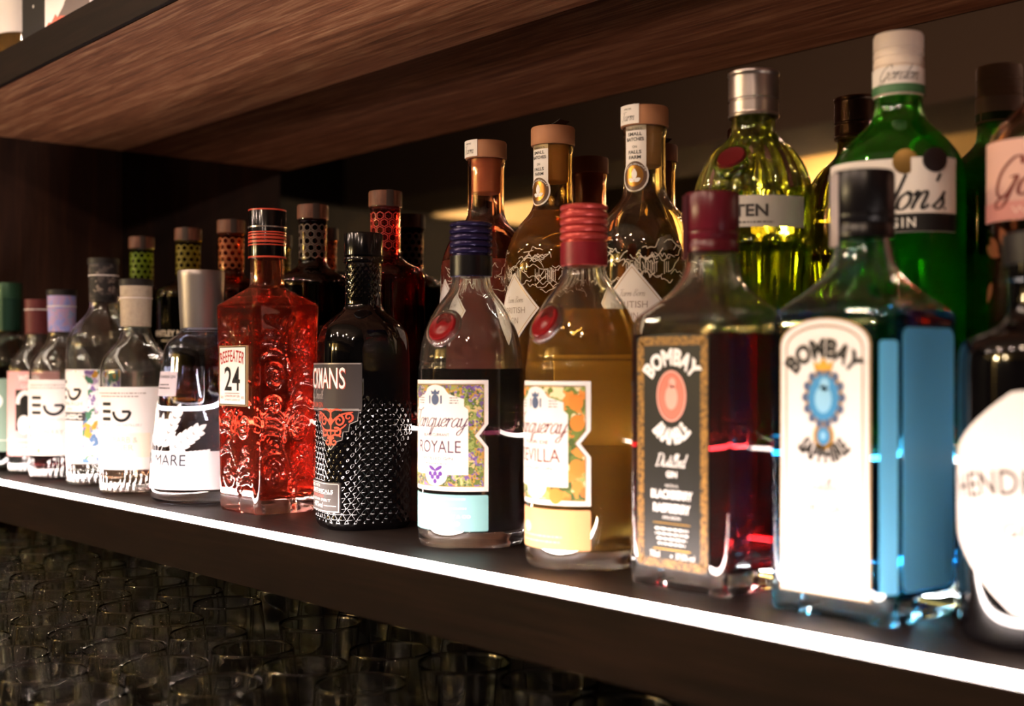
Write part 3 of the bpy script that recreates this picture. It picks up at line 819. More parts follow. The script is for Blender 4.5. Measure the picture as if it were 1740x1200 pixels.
beef = Bottle('tall red embossed square gin bottle with black striped cap, numbered white label', (-1.205, .688, ZS), 0, P, (.044, .039, .007), 300, glass('ruby', '#ffc8ba', haze=.02, hcol='#f08868'), liquid('ruby', '#e88470', haze=.04, hcol='#e87860'), .229, wall=.0035, base=.015, step=.0013, disp=relief)
b = beef; S = Flat(.0432)
S = Flat(.0388)
GBK = mat('cap_gloss_black', '#080708', .15); STR = mat('stripe_red', '#c4452f', .35)
c = b.lathe('cap', [(.2715, .0190), (.272, .0199), (.3235, .0202), (.3250, .0194), (.3255, .015)], GBK)
for z0, z1 in ((.2722, .2740), (.2855, .2868), (.2885, .2910), (.2925, .2950), (.2962, .2980), (.2992, .3004), (.3232, .3248)):
    sleeve(b, 'cap_stripe', z0, z1, .0203, .0203, STR, parent=c)
sleeve(b, 'cap_ring', .3048, .3062, .0207, .0207, mat('ring_steel', '#cbbfb8', .25, .9), parent=c)
lb = label(b, 'front_label', rect2(.060, .064, 0, .1455, .0008), S, mat('label_gold_edge', '#a88a62', .5), .0028, .0024)
ink(lb, 'black_edge', rect2(.0575, .0620, 0, .1455), S, INK, .0030)
ink(lb, 'label_field', rect2(.0550, .0600, 0, .1455), S, PAPER, .0032)
ink(lb, 'lettering', arc2('BEEFEATER', .049, .0125, .10, 0, .1605, .012), S, RED, .0034)
ink(lb, 'number', text2('24', .034, .0255, 0, .1425, bold=.012), S, INK, .0034)
ink(lb, 'small_print', join2(rect2(.032, .0005, 0, .1270), text2('LONDON DRY GIN', .032, .0026, 0, .1240), text2('AUTHENTIC LONDON CUT', .034, .0018, 0, .1200), text2('70cl', .006, .003, -.0225, .1225), text2('45%', .006, .003, .0225, .1225)), S, mat('ink_brick', '#8a3c30', .5), .0034)

# --- tapered clear bottle with tall grey cap
P = [(.0, .050), (.003, .0555), (.010, .0585), (.020, .0580), (.07, .0540), (.12, .0485), (.160, .0440), (.172, .0428), (.180, .0405), (.188, .0350), (.194, .0262), (.198, .0235), (.215, .023)]
mare = Bottle('clear tapered bottle with tall silver cap and white leaf print, beside the red bottle', (-1.349, .683, ZS), 0, P, (1, 1, 1), 112, glass('ice', '#dfe6f4'), liquid('clear', '#fbfbf8'), .156, wall=.003, base=.014)
b = mare
b.lathe('cap', [(.2000, .0225), (.2005, .0238), (.2600, .0268), (.2655, .0270), (.2672, .0262), (.2676, .020)], mat('cap_silver', '#a39b98', .38, .85), disp=None)
cy = Cyl(b.R, math.radians(-2), .054)
FR = mat('frosted_white', '#eceaf0', .6)
lb = label(b, 'frosted_band', rect2(.150, .043, 0, .0385), Cyl(b.R, math.radians(20), .056), FR, .0006)
ink(lb, 'lettering', text2('GIN MARE', .078, .0125, .006, .0500), cy, mat('ink_navy', '#20263a', .5), .0018)
ink(lb, 'small_print', join2(text2('colección de autor', .05, .004, .004, .040)), cy, mat('ink_grey', '#7d7677', .6), .0009)
def leafpoly(x, y, l, w, a):
    t = np.linspace(0, 1, 9); up = np.stack([t*l, w*np.sin(PI*t)**.8], 1); dn = up[::-1][1:-1] * [1, -1]
    V = np.concatenate([up, dn]); c, s = math.cos(a), math.sin(a)
    return np.stack([x + V[:, 0]*c - V[:, 1]*s, y + V[:, 0]*s + V[:, 1]*c], 1), [list(range(len(V)))]
lv = []
for (x0, y0, a0, n, L) in ((.000, .054, 1.75, 5, .044), (.012, .054, 1.15, 5, .046), (.022, .052, .62, 5, .042), (-.014, .054, 2.25, 5, .038), (.036, .040, .25, 5, .030), (.006, .054, 1.45, 4, .030)):
    for k in range(n):
        d = L * (k + .6) / n
        x, y = x0 + d*math.cos(a0), y0 + d*math.sin(a0)
        for sg in (1, -1): lv.append(leafpoly(x, y, .0185*(1 - .4*k/n), .0036, a0 + sg*.62))
    lv.append(leafpoly(x0 + L*math.cos(a0), y0 + L*math.sin(a0), .014, .003, a0))
    lv.append(stroke2([(x0, y0), (x0 + L*math.cos(a0), y0 + L*math.sin(a0))], .0008))
art('leaf_print', mv(join2(*lv), 0, .006), cy, .0012, FR, b.root)
t2 = label(b, 'paper_tag', rect2(.046, .028, -.010, .136), Cyl(b.R, math.radians(12), .047), mat('paper_lilac', '#cfc4d2', .7), .0006)
ink(t2, 'small_print', join2(text2('MEDITERRANEAN GIN', .042, .0034, -.010, .144), lines2(.03, 2, .0014, .004, -.01, .135, 4)), Cyl(b.R, math.radians(12), .047), mat('ink_navy', '#20263a', .5), .0009)

# --- fluted clear bottles
def flutes(G, ang):
    z = G[..., 2]
    return -.0011 * (1 - np.abs(np.cos(18 * ang)))[None, :] * np.clip((.029 - z)/.004, 0, 1) * np.clip((z - .0035)/.002, 0, 1)
def eg_letters(cx, cz, w, h):
    e = join2(*[rect2(w*.36, h*.17, cx - w*.30, cz + k*h*.40) for k in (-1, 0, 1)])
    g = oval2(w*.26, h*.48, cx + w*.24, cz, 22, 180, 360)[0]
    return join2(e, stroke2(g, h*.16), rect2(w*.24, h*.14, cx + w*.38, cz + h*.0))
def eg(lab, loc, rz, lq, fill, foil, knob, labm, print_m, tall=False, R=.0440):
    k = .195 if not tall else .232
    sh = .030
    P = [(.0, R - .003), (.003, R - .0005), (.006, R), (.030, R), (.08, R)] + [(k - .056, R), (k - .046, R), (k - .032, R*.93), (k - .020, R*.76), (k - .010, R*.55), (k - .003, .0205), (k + .004, .0180), (k + .014, .0175), (k + .062, .0175)]
    b = Bottle(lab, loc, rz, P, (1, 1, 1), 216, glass('clear', '#f4f6f2', haze=.016, hcol='#eadfd8'), lq, fill, wall=.003, base=.012, disp=flutes, step=.004, it=2)
    z0, z1 = k + .011, k + .062
    sleeve(b, 'neck_foil', z0, z1, .0183, .0196, foil)
    sleeve(b, 'neck_ring', z1 - .016, z1 - .0145, .0199, .0201, mat('ring_pale', '#d8cdc6', .4))
    if knob: b.lathe('stopper', [(z1 - .002, .017), (z1, .0200), (z1 + .0005, .0208), (z1 + .0075, .0208), (z1 + .0085, .0198), (z1 + .009, .015)], knob)
    return b
KN = mat('stopper_black', '#17110f', .5)
egr = eg('clear fluted gin bottle with tan neck foil, nearest the tapered silver-capped bottle', (-1.503, .672, ZS), math.radians(36), liquid('blush', '#f2c9a4'), .092,
         mottled('foil_tan', [(0, '#8d7b6a'), (.5, '#b5a48f'), (1, '#93826f')], 120, .5, 'noise', 'LINEAR'), KN, PAPER, INK)
cy = Cyl(.0440, 0)
lb = label(egr, 'front_label', rect2(.104, .101, 0, .0805, .001), cy, PAPER, .0006)
ink(lb, 'lettering', eg_letters(-.004, .101, .040, .023), cy, INK, .0009)
GR = mat('ink_taupe', '#a99a92', .6)
ink(lb, 'small_print', join2(text2('RHUBARB &', .050, .007, 0, .0665), text2('GINGER', .040, .007, 0, .0570), text2('EDINBURGH GIN DISTILLERY', .060, .003, 0, .0845), lines2(.07, 2, .0016, .004, 0, .1235, 2)), cy, GR, .0009)
lbx = label(egr, 'lower_panel', rect2(.080, .030, 0, .060), cy, mat('paper_cream', '#efe2cf', .65), .00085, .0002)

egc = eg('taller clear fluted gin bottle with geometric black neck wrap, colourful floral label', (-1.646, .690, ZS), math.radians(18), liquid('clear', '#fbfbf8'), .150,
         mottled('wrap_geometric', [(0, '#241f1f'), (.45, '#4a413e'), (.7, '#7e7168'), (.8, '#1d1919')], 150), KN, PAPER, INK, tall=True, R=.0475)
cy = Cyl(.0475, 0)
lb = label(egc, 'front_label', rect2(.120, .124, 0, .0905, .001), cy, PAPER, .0006)
FLB = mottled('floral_blue', [(0, '#efeef2'), (.3, '#5f86b8'), (.45, '#d8a23c'), (.55, '#8a6fb0'), (.66, '#f2f0f2'), (.8, '#4f8a6a'), (.9, '#c9b0d0')], 120)
ink(lb, 'floral_panel', join2(rect2(.118, .018, 0, .142), rect2(.046, .122, .036, .0905), rect2(.012, .122, -.053, .0905)), cy, FLB, .0008)
shld = [(-.046, .150), (-.012, .150), (.010, .150), (.021, .135), (.021, .098), (-.046, .098)]
ink(lb, 'label_field', poly2(shld), cy, PAPER, .0010)
ink(lb, 'lettering', eg_letters(-.013, .126, .046, .026), cy, INK, .0012)
ink(lb, 'black_band', rect2(.060, .011, -.012, .0905), cy, mat('ink_charcoal', '#3c3a3e', .5), .0012)
ink(lb, 'band_lettering', text2('CLASSIC', .046, .007, -.010, .0905, bold=.03), cy, WHITE, .0014)
ink(lb, 'small_print', join2(text2('EDINBURGH', .05, .005, -.012, .1075), text2('GIN', .014, .004, -.012, .1005), lines2(.04, 5, .0016, .006, -.014, .074, 12)), cy, GR, .0012)
b = egc
sleeve(b, 'wrap_pattern', .247, .2485, .0186, .0187, INK)

egb = eg('clear fluted bottle with blue marbled neck foil and red gin below its white label', (-1.768, .680, ZS), math.radians(42), liquid('rasp', '#b0282a'), .060,
         mottled('foil_blue', [(0, '#4a64b0'), (.4, '#8a8fc8'), (.55, '#b08aa8'), (.75, '#4f9ac8')], 80, .5, 'noise', 'LINEAR', 1.), KN, PAPER, INK)
cy = Cyl(.0440, 0)
lb = label(egb, 'front_label', rect2(.104, .105, 0, .0860, .001), cy, PAPER, .0006)
ink(lb, 'lettering', eg_letters(-.002, .103, .050, .026), cy, INK, .0009)
ink(lb, 'small_print', join2(lines2(.07, 2, .0016, .004, 0, .131, 5), text2('EDINBURGH GIN', .05, .003, 0, .0835), text2('RASPBERRY', .046, .007, 0, .066)), cy, GR, .0009)
ink(lb, 'berry_print', join2(*[oval2(.0035, .004, x, y, 10) for x, y in ((-.034, .072), (-.030, .060), (-.036, .050), (-.012, .040), (.030, .070))]), cy, mat('ink_apricot', '#d89a72', .6), .0009)

swan = eg('clear gin bottle with dull red cap and pink swan label', (-1.886, .690, ZS), math.radians(48), liquid('cola', '#3a1a14'), .046,
          mat('foil_oxblood', '#5c2222', .5), None, PAPERP, WHITE, R=.0425)
b = swan
cy = Cyl(.0425, 0)
lb = label(b, 'front_label', rect2(.096, .124, 0, .0880, .001), cy, PAPERP, .0006)
ink(lb, 'black_panel', rect2(.040, .060, .002, .093), cy, mat('label_black', '#0b0808', .45), .0008)
sw = spline([(-.010, .068), (.004, .078), (.014, .096), (.010, .112), (-.002, .119), (-.012, .112), (-.014, .102)], 6)
ink(lb, 'swan_print', join2(stroke2(sw, .009, taper=.3), oval2(.010, .014, -.004, .072, 18), oval2(.006, .010, .012, .070, 14)), cy, WHITE, .0010)
ink(lb, 'lettering', join2(text2('WITH', .026, .009, .0, .140, bold=.03), text2('GIN', .016, .006, 0, .128), rect2(.09, .001, 0, .050), lines2(.05, 3, .0025, .006, 0, .042, 7)), cy, WHITE, .0010)

P = [(.0, .036), (.003, .0385), (.008, .039), (.15, .039), (.162, .0385), (.178, .034), (.192, .025), (.203, .0185), (.215, .0165), (.262, .0165)]
grn = Bottle('clear bottle with dark green foil neck and mint label, leftmost on the shelf', (-1.969, .676, ZS), math.radians(40), P, (1, 1, 1), 96, glass('bottle', '#cfd8cc'), liquid('clear', '#fbfbf8'), .14, wall=.003, base=.014, step=.006)
b = grn
sleeve(b, 'neck_foil', .212, .262, .0175, .0180, mat('foil_green', '#1d3b2c', .35, .5))
b.lathe('cap', [(.2615, .017), (.262, .0188), (.282, .0190), (.2855, .0180), (.286, .014)], mat('cap_green', '#24452f', .4, .4))
lb = label(b, 'front_label', rect2(.084, .110, 0, .0840, .001), Cyl(.039, 0), mat('paper_mint', '#86a08e', .7), .0006)
ink(lb, 'label_panel', join2(rect2(.080, .001, 0, .046), oval2(.012, .012, 0, .105)), Cyl(.039, 0), WHITE, .0009)

# --- black apothecary bottle, cut by the right edge
P = [(.0, .040), (.003, .0435), (.008, .0445), (.03, .0445), (.13, .0445), (.155, .0445), (.164, .0435), (.170, .039), (.1745, .030), (.179, .0215), (.184, .0185), (.200, .0180), (.202, .0200), (.210, .0200)]
hen = Bottle('squat black gin bottle with white diamond label, cut off by the right edge', (-.338, .682, ZS), math.radians(14), P, (1, 1, 1), 96, BLK, step=.006, opaque=True)
b = hen
b.lathe('stopper', [(.2095, .017), (.2100, .0205), (.224, .0215), (.2275, .0205), (.228, .016)], KN)
cy = Cyl(.0445, 0)
dm = [(-.058, .094), (-.058, .076), (-.050, .060), (-.006, .0225), (0, .0210), (.006, .0225), (.050, .060), (.058, .076), (.058, .094), (.050, .108), (.006, .1395), (0, .1405), (-.006, .1395), (-.050, .108)]
lb = label(b, 'front_label', poly2(dm), cy, PAPER, .0007)
for a in (arc2("HENDRICK'S", .086, .0145, .16, 0, .0845, .012), text2('GIN', .022, .0085, 0, .066, bold=.01)):
    ink(lb, 'lettering', a, cy, mat('ink_smoke', '#4e4440', .6), .0010)

# ================================================================== REAR ROW ON THE STEP
BWOOD = wood('wood_stopper', '#4a2a1c', '#6b4130', '#8a5a42', rough=.55, scale=(60, 60, 8))
HEXM = mat('print_grey', '#7a6a62', .5)
def neill(lab, x, y, rz, gcol, lcol, netc, fill, wordy=False):
    P = [(.0, .039), (.003, .0425), (.008, .0435), (.13, .0435), (.160, .0435), (.1685, .0430), (.174, .0390), (.178, .0310), (.183, .0215), (.188, .0170), (.194, .0162), (.238, .0162), (.240, .0178), (.243, .0178)]
    b = Bottle(lab, (x, y, ZR), rz, P, (1, 1, 1), 96, glass(gcol[0], gcol[1]), liquid(lcol[0], lcol[1]), fill, wall=.003, base=.014, step=.006)
    b.lathe('stopper', [(.2415, .0165), (.2425, .0186), (.2575, .0186), (.259, .0180), (.2592, .014)], BWOOD)
    label(b, 'stopper_strip', rect2(.008, .018, 0, .2505), Cyl(.0187, .35), mat('paper_dark', '#3a2c26', .6), .0006, .0004)
    # hexagon net printed on the neck
    hx = []; w = .0092
    Rn = .0163; per = 2*PI*Rn; n = round(per / w); w = per / n
    for r_ in range(5):
        for q in range(n):
            cx = (q + .5*(r_ % 2)) * w - per/2; cz = .199 + r_*w*.86
            P6 = [(cx + w*.46*math.sin(a), cz + w*.46*math.cos(a)) for a in np.arange(6)*PI/3]
            hx.append(stroke2(P6, .0008, True))
    art('neck_net', join2(*hx), Cyl(.0163, 0), .0004, netc, b.root)
    cy = Cyl(.0435, 0 if wordy else -1.6)
    for nm, a in (('lettering', text2('WHITLEY NEILL', .070, .0085, .0, .112, bold=.03)), ('small_lettering', text2('HANDCRAFTED', .030, .0035, 0, .102))):
        art(nm, a, cy, .0006, mat('print_pale', '#c9bba6', .5), b.root)
    return b
neill('yellow-green rear bottle with printed neck and dark stopper, furthest left on the step', -1.776, .803, math.radians(50), ('olive', '#a8b83a'), ('olive', '#7c8c14'), mat('print_lime', '#8fae2c', .4), .17)
neill('yellow rear bottle with printed neck, second from left on the step', -1.625, .803, math.radians(30), ('citrine', '#b8a83a'), ('citrine', '#8a8410'), mat('print_mustard', '#9c8c2c', .4), .17, True)
neill('orange rear bottle with printed neck, behind the tall silver cap', -1.500, .803, math.radians(50), ('amber', '#e88a5a'), ('amber', '#c04c22'), mat('print_orange', '#c4683a', .4), .205)
neill('dark plum rear bottle with grey netted neck, between the red and black front bottles', -1.298, .803, math.radians(50), ('plum', '#6a3a44'), ('plum', '#3a0f1c'), mat('print_grey', '#7a6a62', .5), .17)
neill('deep red rear bottle with red hexagon net on its neck, behind the black bottle', -1.147, .803, math.radians(50), ('garnet', '#d85a50'), ('garnet', '#7c141a'), mat('print_red', '#c8403a', .4), .1325)

def farm(lab, x, y, rz, gcol, lq, fill, strip_on_neck=True, cap_strip=True, daz=6):
    P = [(.0, .041), (.003, .0445), (.008, .0455), (.09, .0455), (.150, .0455), (.163, .0450), (.176, .0430), (.190, .0375), (.200, .0300), (.207, .0235), (.213, .0198), (.219, .0184), (.226, .0180), (.266, .0180), (.268, .0190), (.272, .0190)]
    b = Bottle(lab, (x, y, ZR), rz, P, (1, 1, 1), 112, glass(gcol[0], gcol[1]), lq, fill, wall=.0028, base=.014, step=.006)
    b.lathe('stopper', [(.2722, .0165), (.2725, .0205), (.2735, .0208), (.2880, .0208), (.2895, .0200), (.2898, .016)], mat('stopper_beech', '#b07a56', .6))
    b.lathe('stopper_plug', [(.238, .0130), (.239, .0142), (.262, .0148), (.2718, .0150)], mat('plug_cork', '#c89a72', .7))
    if cap_strip:
        s_ = label(b, 'cap_strip', rect2(.022, .0165, 0, .2815), Cyl(.0209, math.radians(-24)), PAPER, .0006, .0004)
        ink(s_, 'signature', join2(cursive('Farm', .014, 0, .278, .1), text2('APPROVED', .008, .0016, 0, .2860)), Cyl(.0209, math.radians(-24)), INK, .0008)
    if strip_on_neck:
        cn = Cyl(.0182, math.radians(-8))
        st = label(b, 'neck_strip', rect2(.020, .046, 0, .249), cn, PAPER, .0006, .0004)
        ink(st, 'lettering', join2(text2('HANDMADE IN', .013, .0017, 0, .2690), text2('SMALL', .013, .0030, 0, .2645, bold=.02), text2('BATCHES', .016, .0030, 0, .2600, bold=.02), text2('ON', .004, .0022, 0, .2535), text2('FALLS', .012, .0030, 0, .2490, bold=.02), text2('FARM', .011, .0030, 0, .2445, bold=.02)), cn, INK, .0008)
        md = label(b, 'medal', oval2(.0122, .0140, 0, .2285), cn, PAPER, .0010, .0006)
        ink(md, 'medal_field', oval2(.0108, .0126, 0, .2285), cn, mat('medal_brown', '#5a3c28', .4), .0012)
        ink(md, 'medal_gold', oval2(.0078, .0092, 0, .2285), cn, mat('medal_bronze', '#9a6a30', .3, .8), .0013)
        ink(md, 'medal_leaf', join2(leafpoly(0, .2245, .0105, .0024, PI/2), leafpoly(0, .2235, .0060, .0018, .45), leafpoly(0, .2235, .0060, .0018, PI - .45)), cn, WHITE, .0015)
        ink(md, 'medal_lettering', join2(arc2('ingredients', .022, .0020, .0098, 0, .2284 + .0090, .0)), cn, WHITE, .0015)
    # etched landscape band
    r = random.Random(int(x * -1000)); parts = []
    for k in range(60):
        a = r.uniform(-.075, .075); z = r.uniform(.138, .170) - abs(r.gauss(0, .004))
        pts = [(a, z)]
        for _ in range(6): pts.append((pts[-1][0] + r.uniform(.0005, .0042), pts[-1][1] + r.uniform(-.0040, .0040)))
        parts.append(stroke2(spline(pts, 4), .0006))
    for k in range(16):
        a = r.uniform(-.06, .065)
        for q in range(3): parts.append(rect2(.0005, r.uniform(.004, .014), a + q*.0018, .148))
    cb = Cyl(b.R, 0, .0455)
    art('etched_scene', join2(*parts), cb, .0004, mat('etch_frost', '#d8cdbc', .6), b.root)
    dl = label(b, 'diamond_label', poly2([(-.027, .118), (0, .085), (.027, .118), (0, .151)]), Cyl(b.R, math.radians(daz), .0455), PAPER, .0012, .0008)
    cd = Cyl(b.R, math.radians(daz), .0455)
    ink(dl, 'diamond_line', stroke2([(-.0245, .118), (0, .088), (.0245, .118), (0, .148)], .0006, True), cd, GOLD, .0014)
    ink(dl, 'lettering', join2(cursive('Farm Born', .022, 0, .125, .12), text2('BRITISH', .026, .0056, 0, .1165), text2('GIN', .010, .0056, 0, .107)), cd, mat('ink_taupe', '#a99a92', .6), .0014)
    return b
farm('pink-tinted rear bottle with beech stopper, leftmost of the three beech-stoppered bottles', -.972, .803, math.radians(20), ('rose', '#f6cfc6'), liquid('rose', '#f0b8ac', haze=.4, hcol='#eca498'), .17, strip_on_neck=False, daz=-30)
b1 = bpy.data.objects
fb = farm('golden rear bottle with wooden stopper, crooked neck strip and lifting paper on top', -.873, .803, math.radians(10), ('straw', '#f6e2b4'), liquid('straw', '#efca80', haze=.25, hcol='#e8b45c'), .21, cap_strip=False, daz=-12)
# lifted paper flap on the stopper
V = [(x, y, .2903 + .004 * max(0, (x + .004) / .016)**2) for x in np.linspace(-.012, .014, 7) for y in (-.008, .008)]
V2 = [(x, y, z + .0004) for x, y, z in V]
n = len(V); F = []
for i in range(6):
    a, b_, c, d = 2*i, 2*i+1, 2*i+3, 2*i+2
    F += [(a, d, c, b_)[::-1], (a+n, d+n, c+n, b_+n)]
    F += [(a, d, d+n, a+n), (b_, b_+n, c+n, c)]
F += [(0, n, n+1, 1), (n-2, n-1, 2*n-1, 2*n-2)]
mobj('paper_flap', V + V2, F, mat('paper_dark', '#3a2c26', .6), fb.root)
farm('clear rear bottle with wooden stopper and straight neck strip, behind the maroon-capped bottle', -.755, .803, math.radians(24), ('water', '#f4f0dc'), liquid('pale', '#f4eccc', haze=.08, hcol='#e8dcae'), .155)

# --- ribbed green bottle
def ribs(G, ang):
    z = G[..., 2]
    m = np.clip((z - .199)/.006, 0, 1) * np.clip((.244 - z)/.012, 0, 1) + np.clip((.165 - z)/.006, 0, 1) * np.clip((z - .01)/.006, 0, 1)
    return (-.0048 * (1 - np.abs(np.cos(8 * ang))))[None, :] * m
P = [(.0, .032), (.003, .0350), (.010, .0360), (.06, .0385), (.11, .0425), (.155, .0465), (.166, .0475), (.170, .0478), (.196, .0478), (.200, .0480), (.210, .0460), (.220, .0425), (.230, .0370), (.238, .0300), (.244, .0225), (.249, .0185), (.254, .0172), (.262, .0170), (.285, .0168)]
ten = Bottle('green ribbed bottle with tall silver cap and silver label band', (-.636, .803, ZR), 0, P, (1, 1, 1), 220, glass('green', '#d6e68a', haze=.025, hcol='#b4cc50'), liquid('green', '#b4d24a'), .160, wall=.003, base=.014, step=.004, disp=ribs)
b = ten
STEEL = mat('cap_steel', '#b9aea8', .3, .9)
def knurl(G, ang):
    z = G[..., 2]; return .00025 * (np.cos(70*ang)[None, :] * np.cos(z * 2400)) * ((z > .278) & (z < .294))
c = b.lathe('cap', dense(full([(.2625, .0170), (.263, .0200), (.2645, .0202), (.2655, .0196), (.2745, .0196), (.2755, .0188), (.2765, .0188), (.2775, .0198), (.2950, .0198), (.2965, .0205), (.2985, .0204), (.2995, .0190)]), .001), STEEL, n=160, disp=knurl)
cy = Cyl(.0478, 0)
lb = label(b, 'silver_band', rect2(.150, .0240, 0, .1830), cy, mat('band_silver', '#cbc6c0', .4, .25), .0008)
ink(lb, 'lettering', join2(text2('TANQUERAY', .05, .004, .020, .1915) if False else text2('No', .013, .0095, .008, .1835, bold=.03), text2('TEN', .026, .0095, .030, .1835, bold=.03), rect2(.006, .0009, .012, .1783), lines2(.05, 1, .0012, .002, .022, .1745, 2)), cy, mat('ink_dark_grey', '#3a3636', .5), .0011)
z, az, tl = .2225, math.radians(14), math.radians(40)
r = b.R(z) - .004; c0 = np.array([r*math.sin(az), -r*math.cos(az), z])
sd = nzdisc(b, 'wax_seal', c0, az, tl, [(.0, .0120), (.0050, .0120), (.0068, .0108), (.0062, .0090), (.0062, .0005)], mat('wax_dark_red', '#5a0c14', .35))
nzdisc(b, 'seal_bezel', c0, az, tl, [(-.003, .0160), (.0030, .0158), (.0056, .0145), (.0060, .0132), (.0040, .0123), (-.002, .0123)], glass('green', '#d6e68a', haze=.025, hcol='#b4cc50'), sd)

# --- bright green bottle with white cap, and its pink sister
def gordon(lab, x, y, rz, gl, lq, fill, capm, labm, blackband, inkm, word2, foot):
    P = [(.0, .038, .038, .024), (.003, .0425, .0425, .027), (.008, .0435, .0435, .028), (.10, .0435, .0435, .028), (.196, .0435, .0435, .028), (.206, .0430, .0430, .029), (.216, .0405, .0405, .031), (.226, .0335, .0335, .0315),
         (.234, .0255, .0255, .0255), (.240, .0195, .0195, .0195), (.246, .0172, .0172, .0172), (.255, .0165, .0165, .0165), (.29, .016, .016, .016)]
    b = Bottle(lab, (x, y, ZR), rz, P, (.0435, .0435, .028), 120, gl, lq, fill, wall=.003, base=.014, step=.006)
    c = b.lathe('cap', [(.2570, .0160), (.2572, .0176), (.2590, .0177), (.2770, .0174), (.2775, .0168), (.2785, .0168), (.279, .0177), (.2835, .0177), (.284, .0171), (.285, .0171), (.2855, .0177), (.2895, .0177), (.290, .0171), (.291, .0171), (.2915, .0177), (.3005, .0176), (.3025, .0168), (.303, .014)], capm)
    cn = Cyl(.0178, 0)
    W = Wrap(.0435, .0435, .028)
    lb = label(b, 'front_label', rect2(.106, .0510, 0, .1815, .001), W, labm, .0006)
    ink(lb, 'script_lettering', cursive("Gordon's.", .080, .002, .1775, .20), W, inkm, .0009)
    if blackband:
        ink(lb, 'black_band', rect2(.106, .0125, 0, .1625), W, INK, .0009)
        ink(lb, 'band_lettering', text2(word2, .017, .0068, .012, .1625, bold=.01, space=1.3), W, WHITE, .0011)
        md = [nzdisc(b, 'medal', W.map(np.array([[.014, .2045]]), -.0006)[0], .25, 0, [(0, .0085), (.0018, .0085), (.0020, .0078), (.0020, .0005)], mat('medal_gold', '#8a6a34', .4, .6)),
              nzdisc(b, 'medal', W.map(np.array([[.0335, .2050]]), -.0006)[0], .62, 0, [(0, .0085), (.0018, .0085), (.0020, .0078), (.0020, .0005)], mat('medal_black', '#1a1012', .4))]
        st = label(b, 'cap_label', rect2(2*PI*.0178 - .001, .0180, 0, .2680), cn, PAPER, .0004, .0003)
        ink(st, 'signature', cursive('Gordon', .030, .004, .2700, .1, .5), cn, INK, .0006)
        ink(st, 'green_stripe', rect2(2*PI*.0178 - .002, .0062, 0, .2615), cn, mat('ink_green', '#4a7a52', .5), .0006)
    else:
        ink(lb, 'pink_band', rect2(.106, .0120, 0, .1620), W, mat('paper_blush', '#d8948a', .65), .0009)
        ink(lb, 'band_lettering', text2(word2, .030, .0045, -.010, .1620, space=1.3), W, mat('ink_pale_pink', '#f0c8be', .6), .0011)
    if foot:
        lf = []
        r = random.Random(5)
        for k in range(26):
            lf.append(leafpoly(r.uniform(-.05, .03), r.uniform(.03, .140), r.uniform(.012, .022), .0035, r.uniform(.2, 2.8)))
        art('leaf_relief', join2(*lf), W, .0005, foot, b.root)
    return b
GRN = glass('emerald', '#8ee67a', haze=.06, hcol='#2ed01c')
gordon('bright green gin bottle with ridged white cap, rear row behind the pale blue bottle', -.505, .803, math.radians(20), GRN, liquid('emerald', '#5ada48', haze=.15, hcol='#34e024'), .236, mat('cap_white', '#e6d6c8', .45), PAPER, True, INK, 'GIN', None)
gordon('pink-labelled rear bottle cut off by the right edge, behind the black bottle', -.385, .803, math.radians(20), glass('peach', '#f6d6c6'), liquid('peach', '#eeb39c'), .19, mat('cap_rose', '#c88a7a', .4, .4), mat('paper_palepink', '#e0b4a8', .65), False, mat('ink_brick', '#8a3c30', .5), 'WILD', mat('print_copper', '#a0603c', .4, .4))

# ================================================================== UPPER SHELF
wk = Bottle('amber spirit bottle with white label at the left end of the upper shelf', (-1.800, .645, UT), math.radians(55), [(.0, .040), (.003, .0435), (.01, .0445), (.15, .0445), (.18, .040), (.20, .025), (.215, .016), (.26, .016)], (1, 1, 1), 80,
            glass('clear', '#f4f6f2', haze=.016, hcol='#eadfd8'), liquid('whisky', '#e8bc68', haze=.3, hcol='#e8b860'), .17, wall=.003, base=.012, step=.01, name='spirit_bottle')
wk.lathe('cap', [(.255, .017), (.256, .0185), (.283, .0185), (.285, .016)], GBK)
label(wk, 'front_label', rect2(.060, .055, -.006, .088), Cyl(.0445, 0), PAPER, .0007)
label(wk, 'lower_label', rect2(.060, .020, -.006, .022), Cyl(.0445, 0), PAPER, .0007)
label(wk, 'strip_label', rect2(.060, .006, -.006, .0085), Cyl(.0445, 0), mat('paper_coral', '#d98a5c', .65), .0007)

def carton(lab, x0, x1, y0, y1, h, m):
    t = thing('gift_carton', lab, 'box', ((x0 + x1)/2, (y0 + y1)/2, UT))
    mobj('carton_body', *box(-(x1-x0)/2, (x1-x0)/2, -(y1-y0)/2, (y1-y0)/2, 0, h, bev=.0012), m, t, smooth=False)
    V, F = box(-(x1-x0)/2 + .001, (x1-x0)/2 - .001, -(y1-y0)/2 + .001, (y1-y0)/2 - .001, h, h + .0012)
    mobj('lid_flap', V, F, m, t, smooth=False)
    return t
bc = carton('black carton with orange print on the upper shelf', -1.700, -1.622, .600, .672, .26, mat('card_black', '#141012', .5))
S = Flat(.036)
art('print', join2(mv(lines2(.052, 3, .0048, .0085, 0, 0, 3), 0, .030)), S, .0004, mat('ink_rust', '#b04a34', .5), bc)
art('print', join2(rect2(.062, .001, 0, .092), text2('GIN', .03, .012, .0, .104), oval2(.0022, .0022, .004, .068, 10)), S, .0004, WHITE, bc)
wc = carton('white carton with orange brushstroke art on the upper shelf', -1.618, -1.470, .600, .672, .25, mat('card_white', '#efe8e6', .55))
art('brush_print', join2(poly2([(-.072, .004), (-.072, .030), (-.06, .036), (-.05, .034), (-.036, .042), (-.03, .036), (-.018, .040), (-.002, .038), (.012, .030), (-.01, .022), (-.03, .020), (-.052, .014)])), S, .0004, mat('ink_coral', '#d6705e', .45), wc)
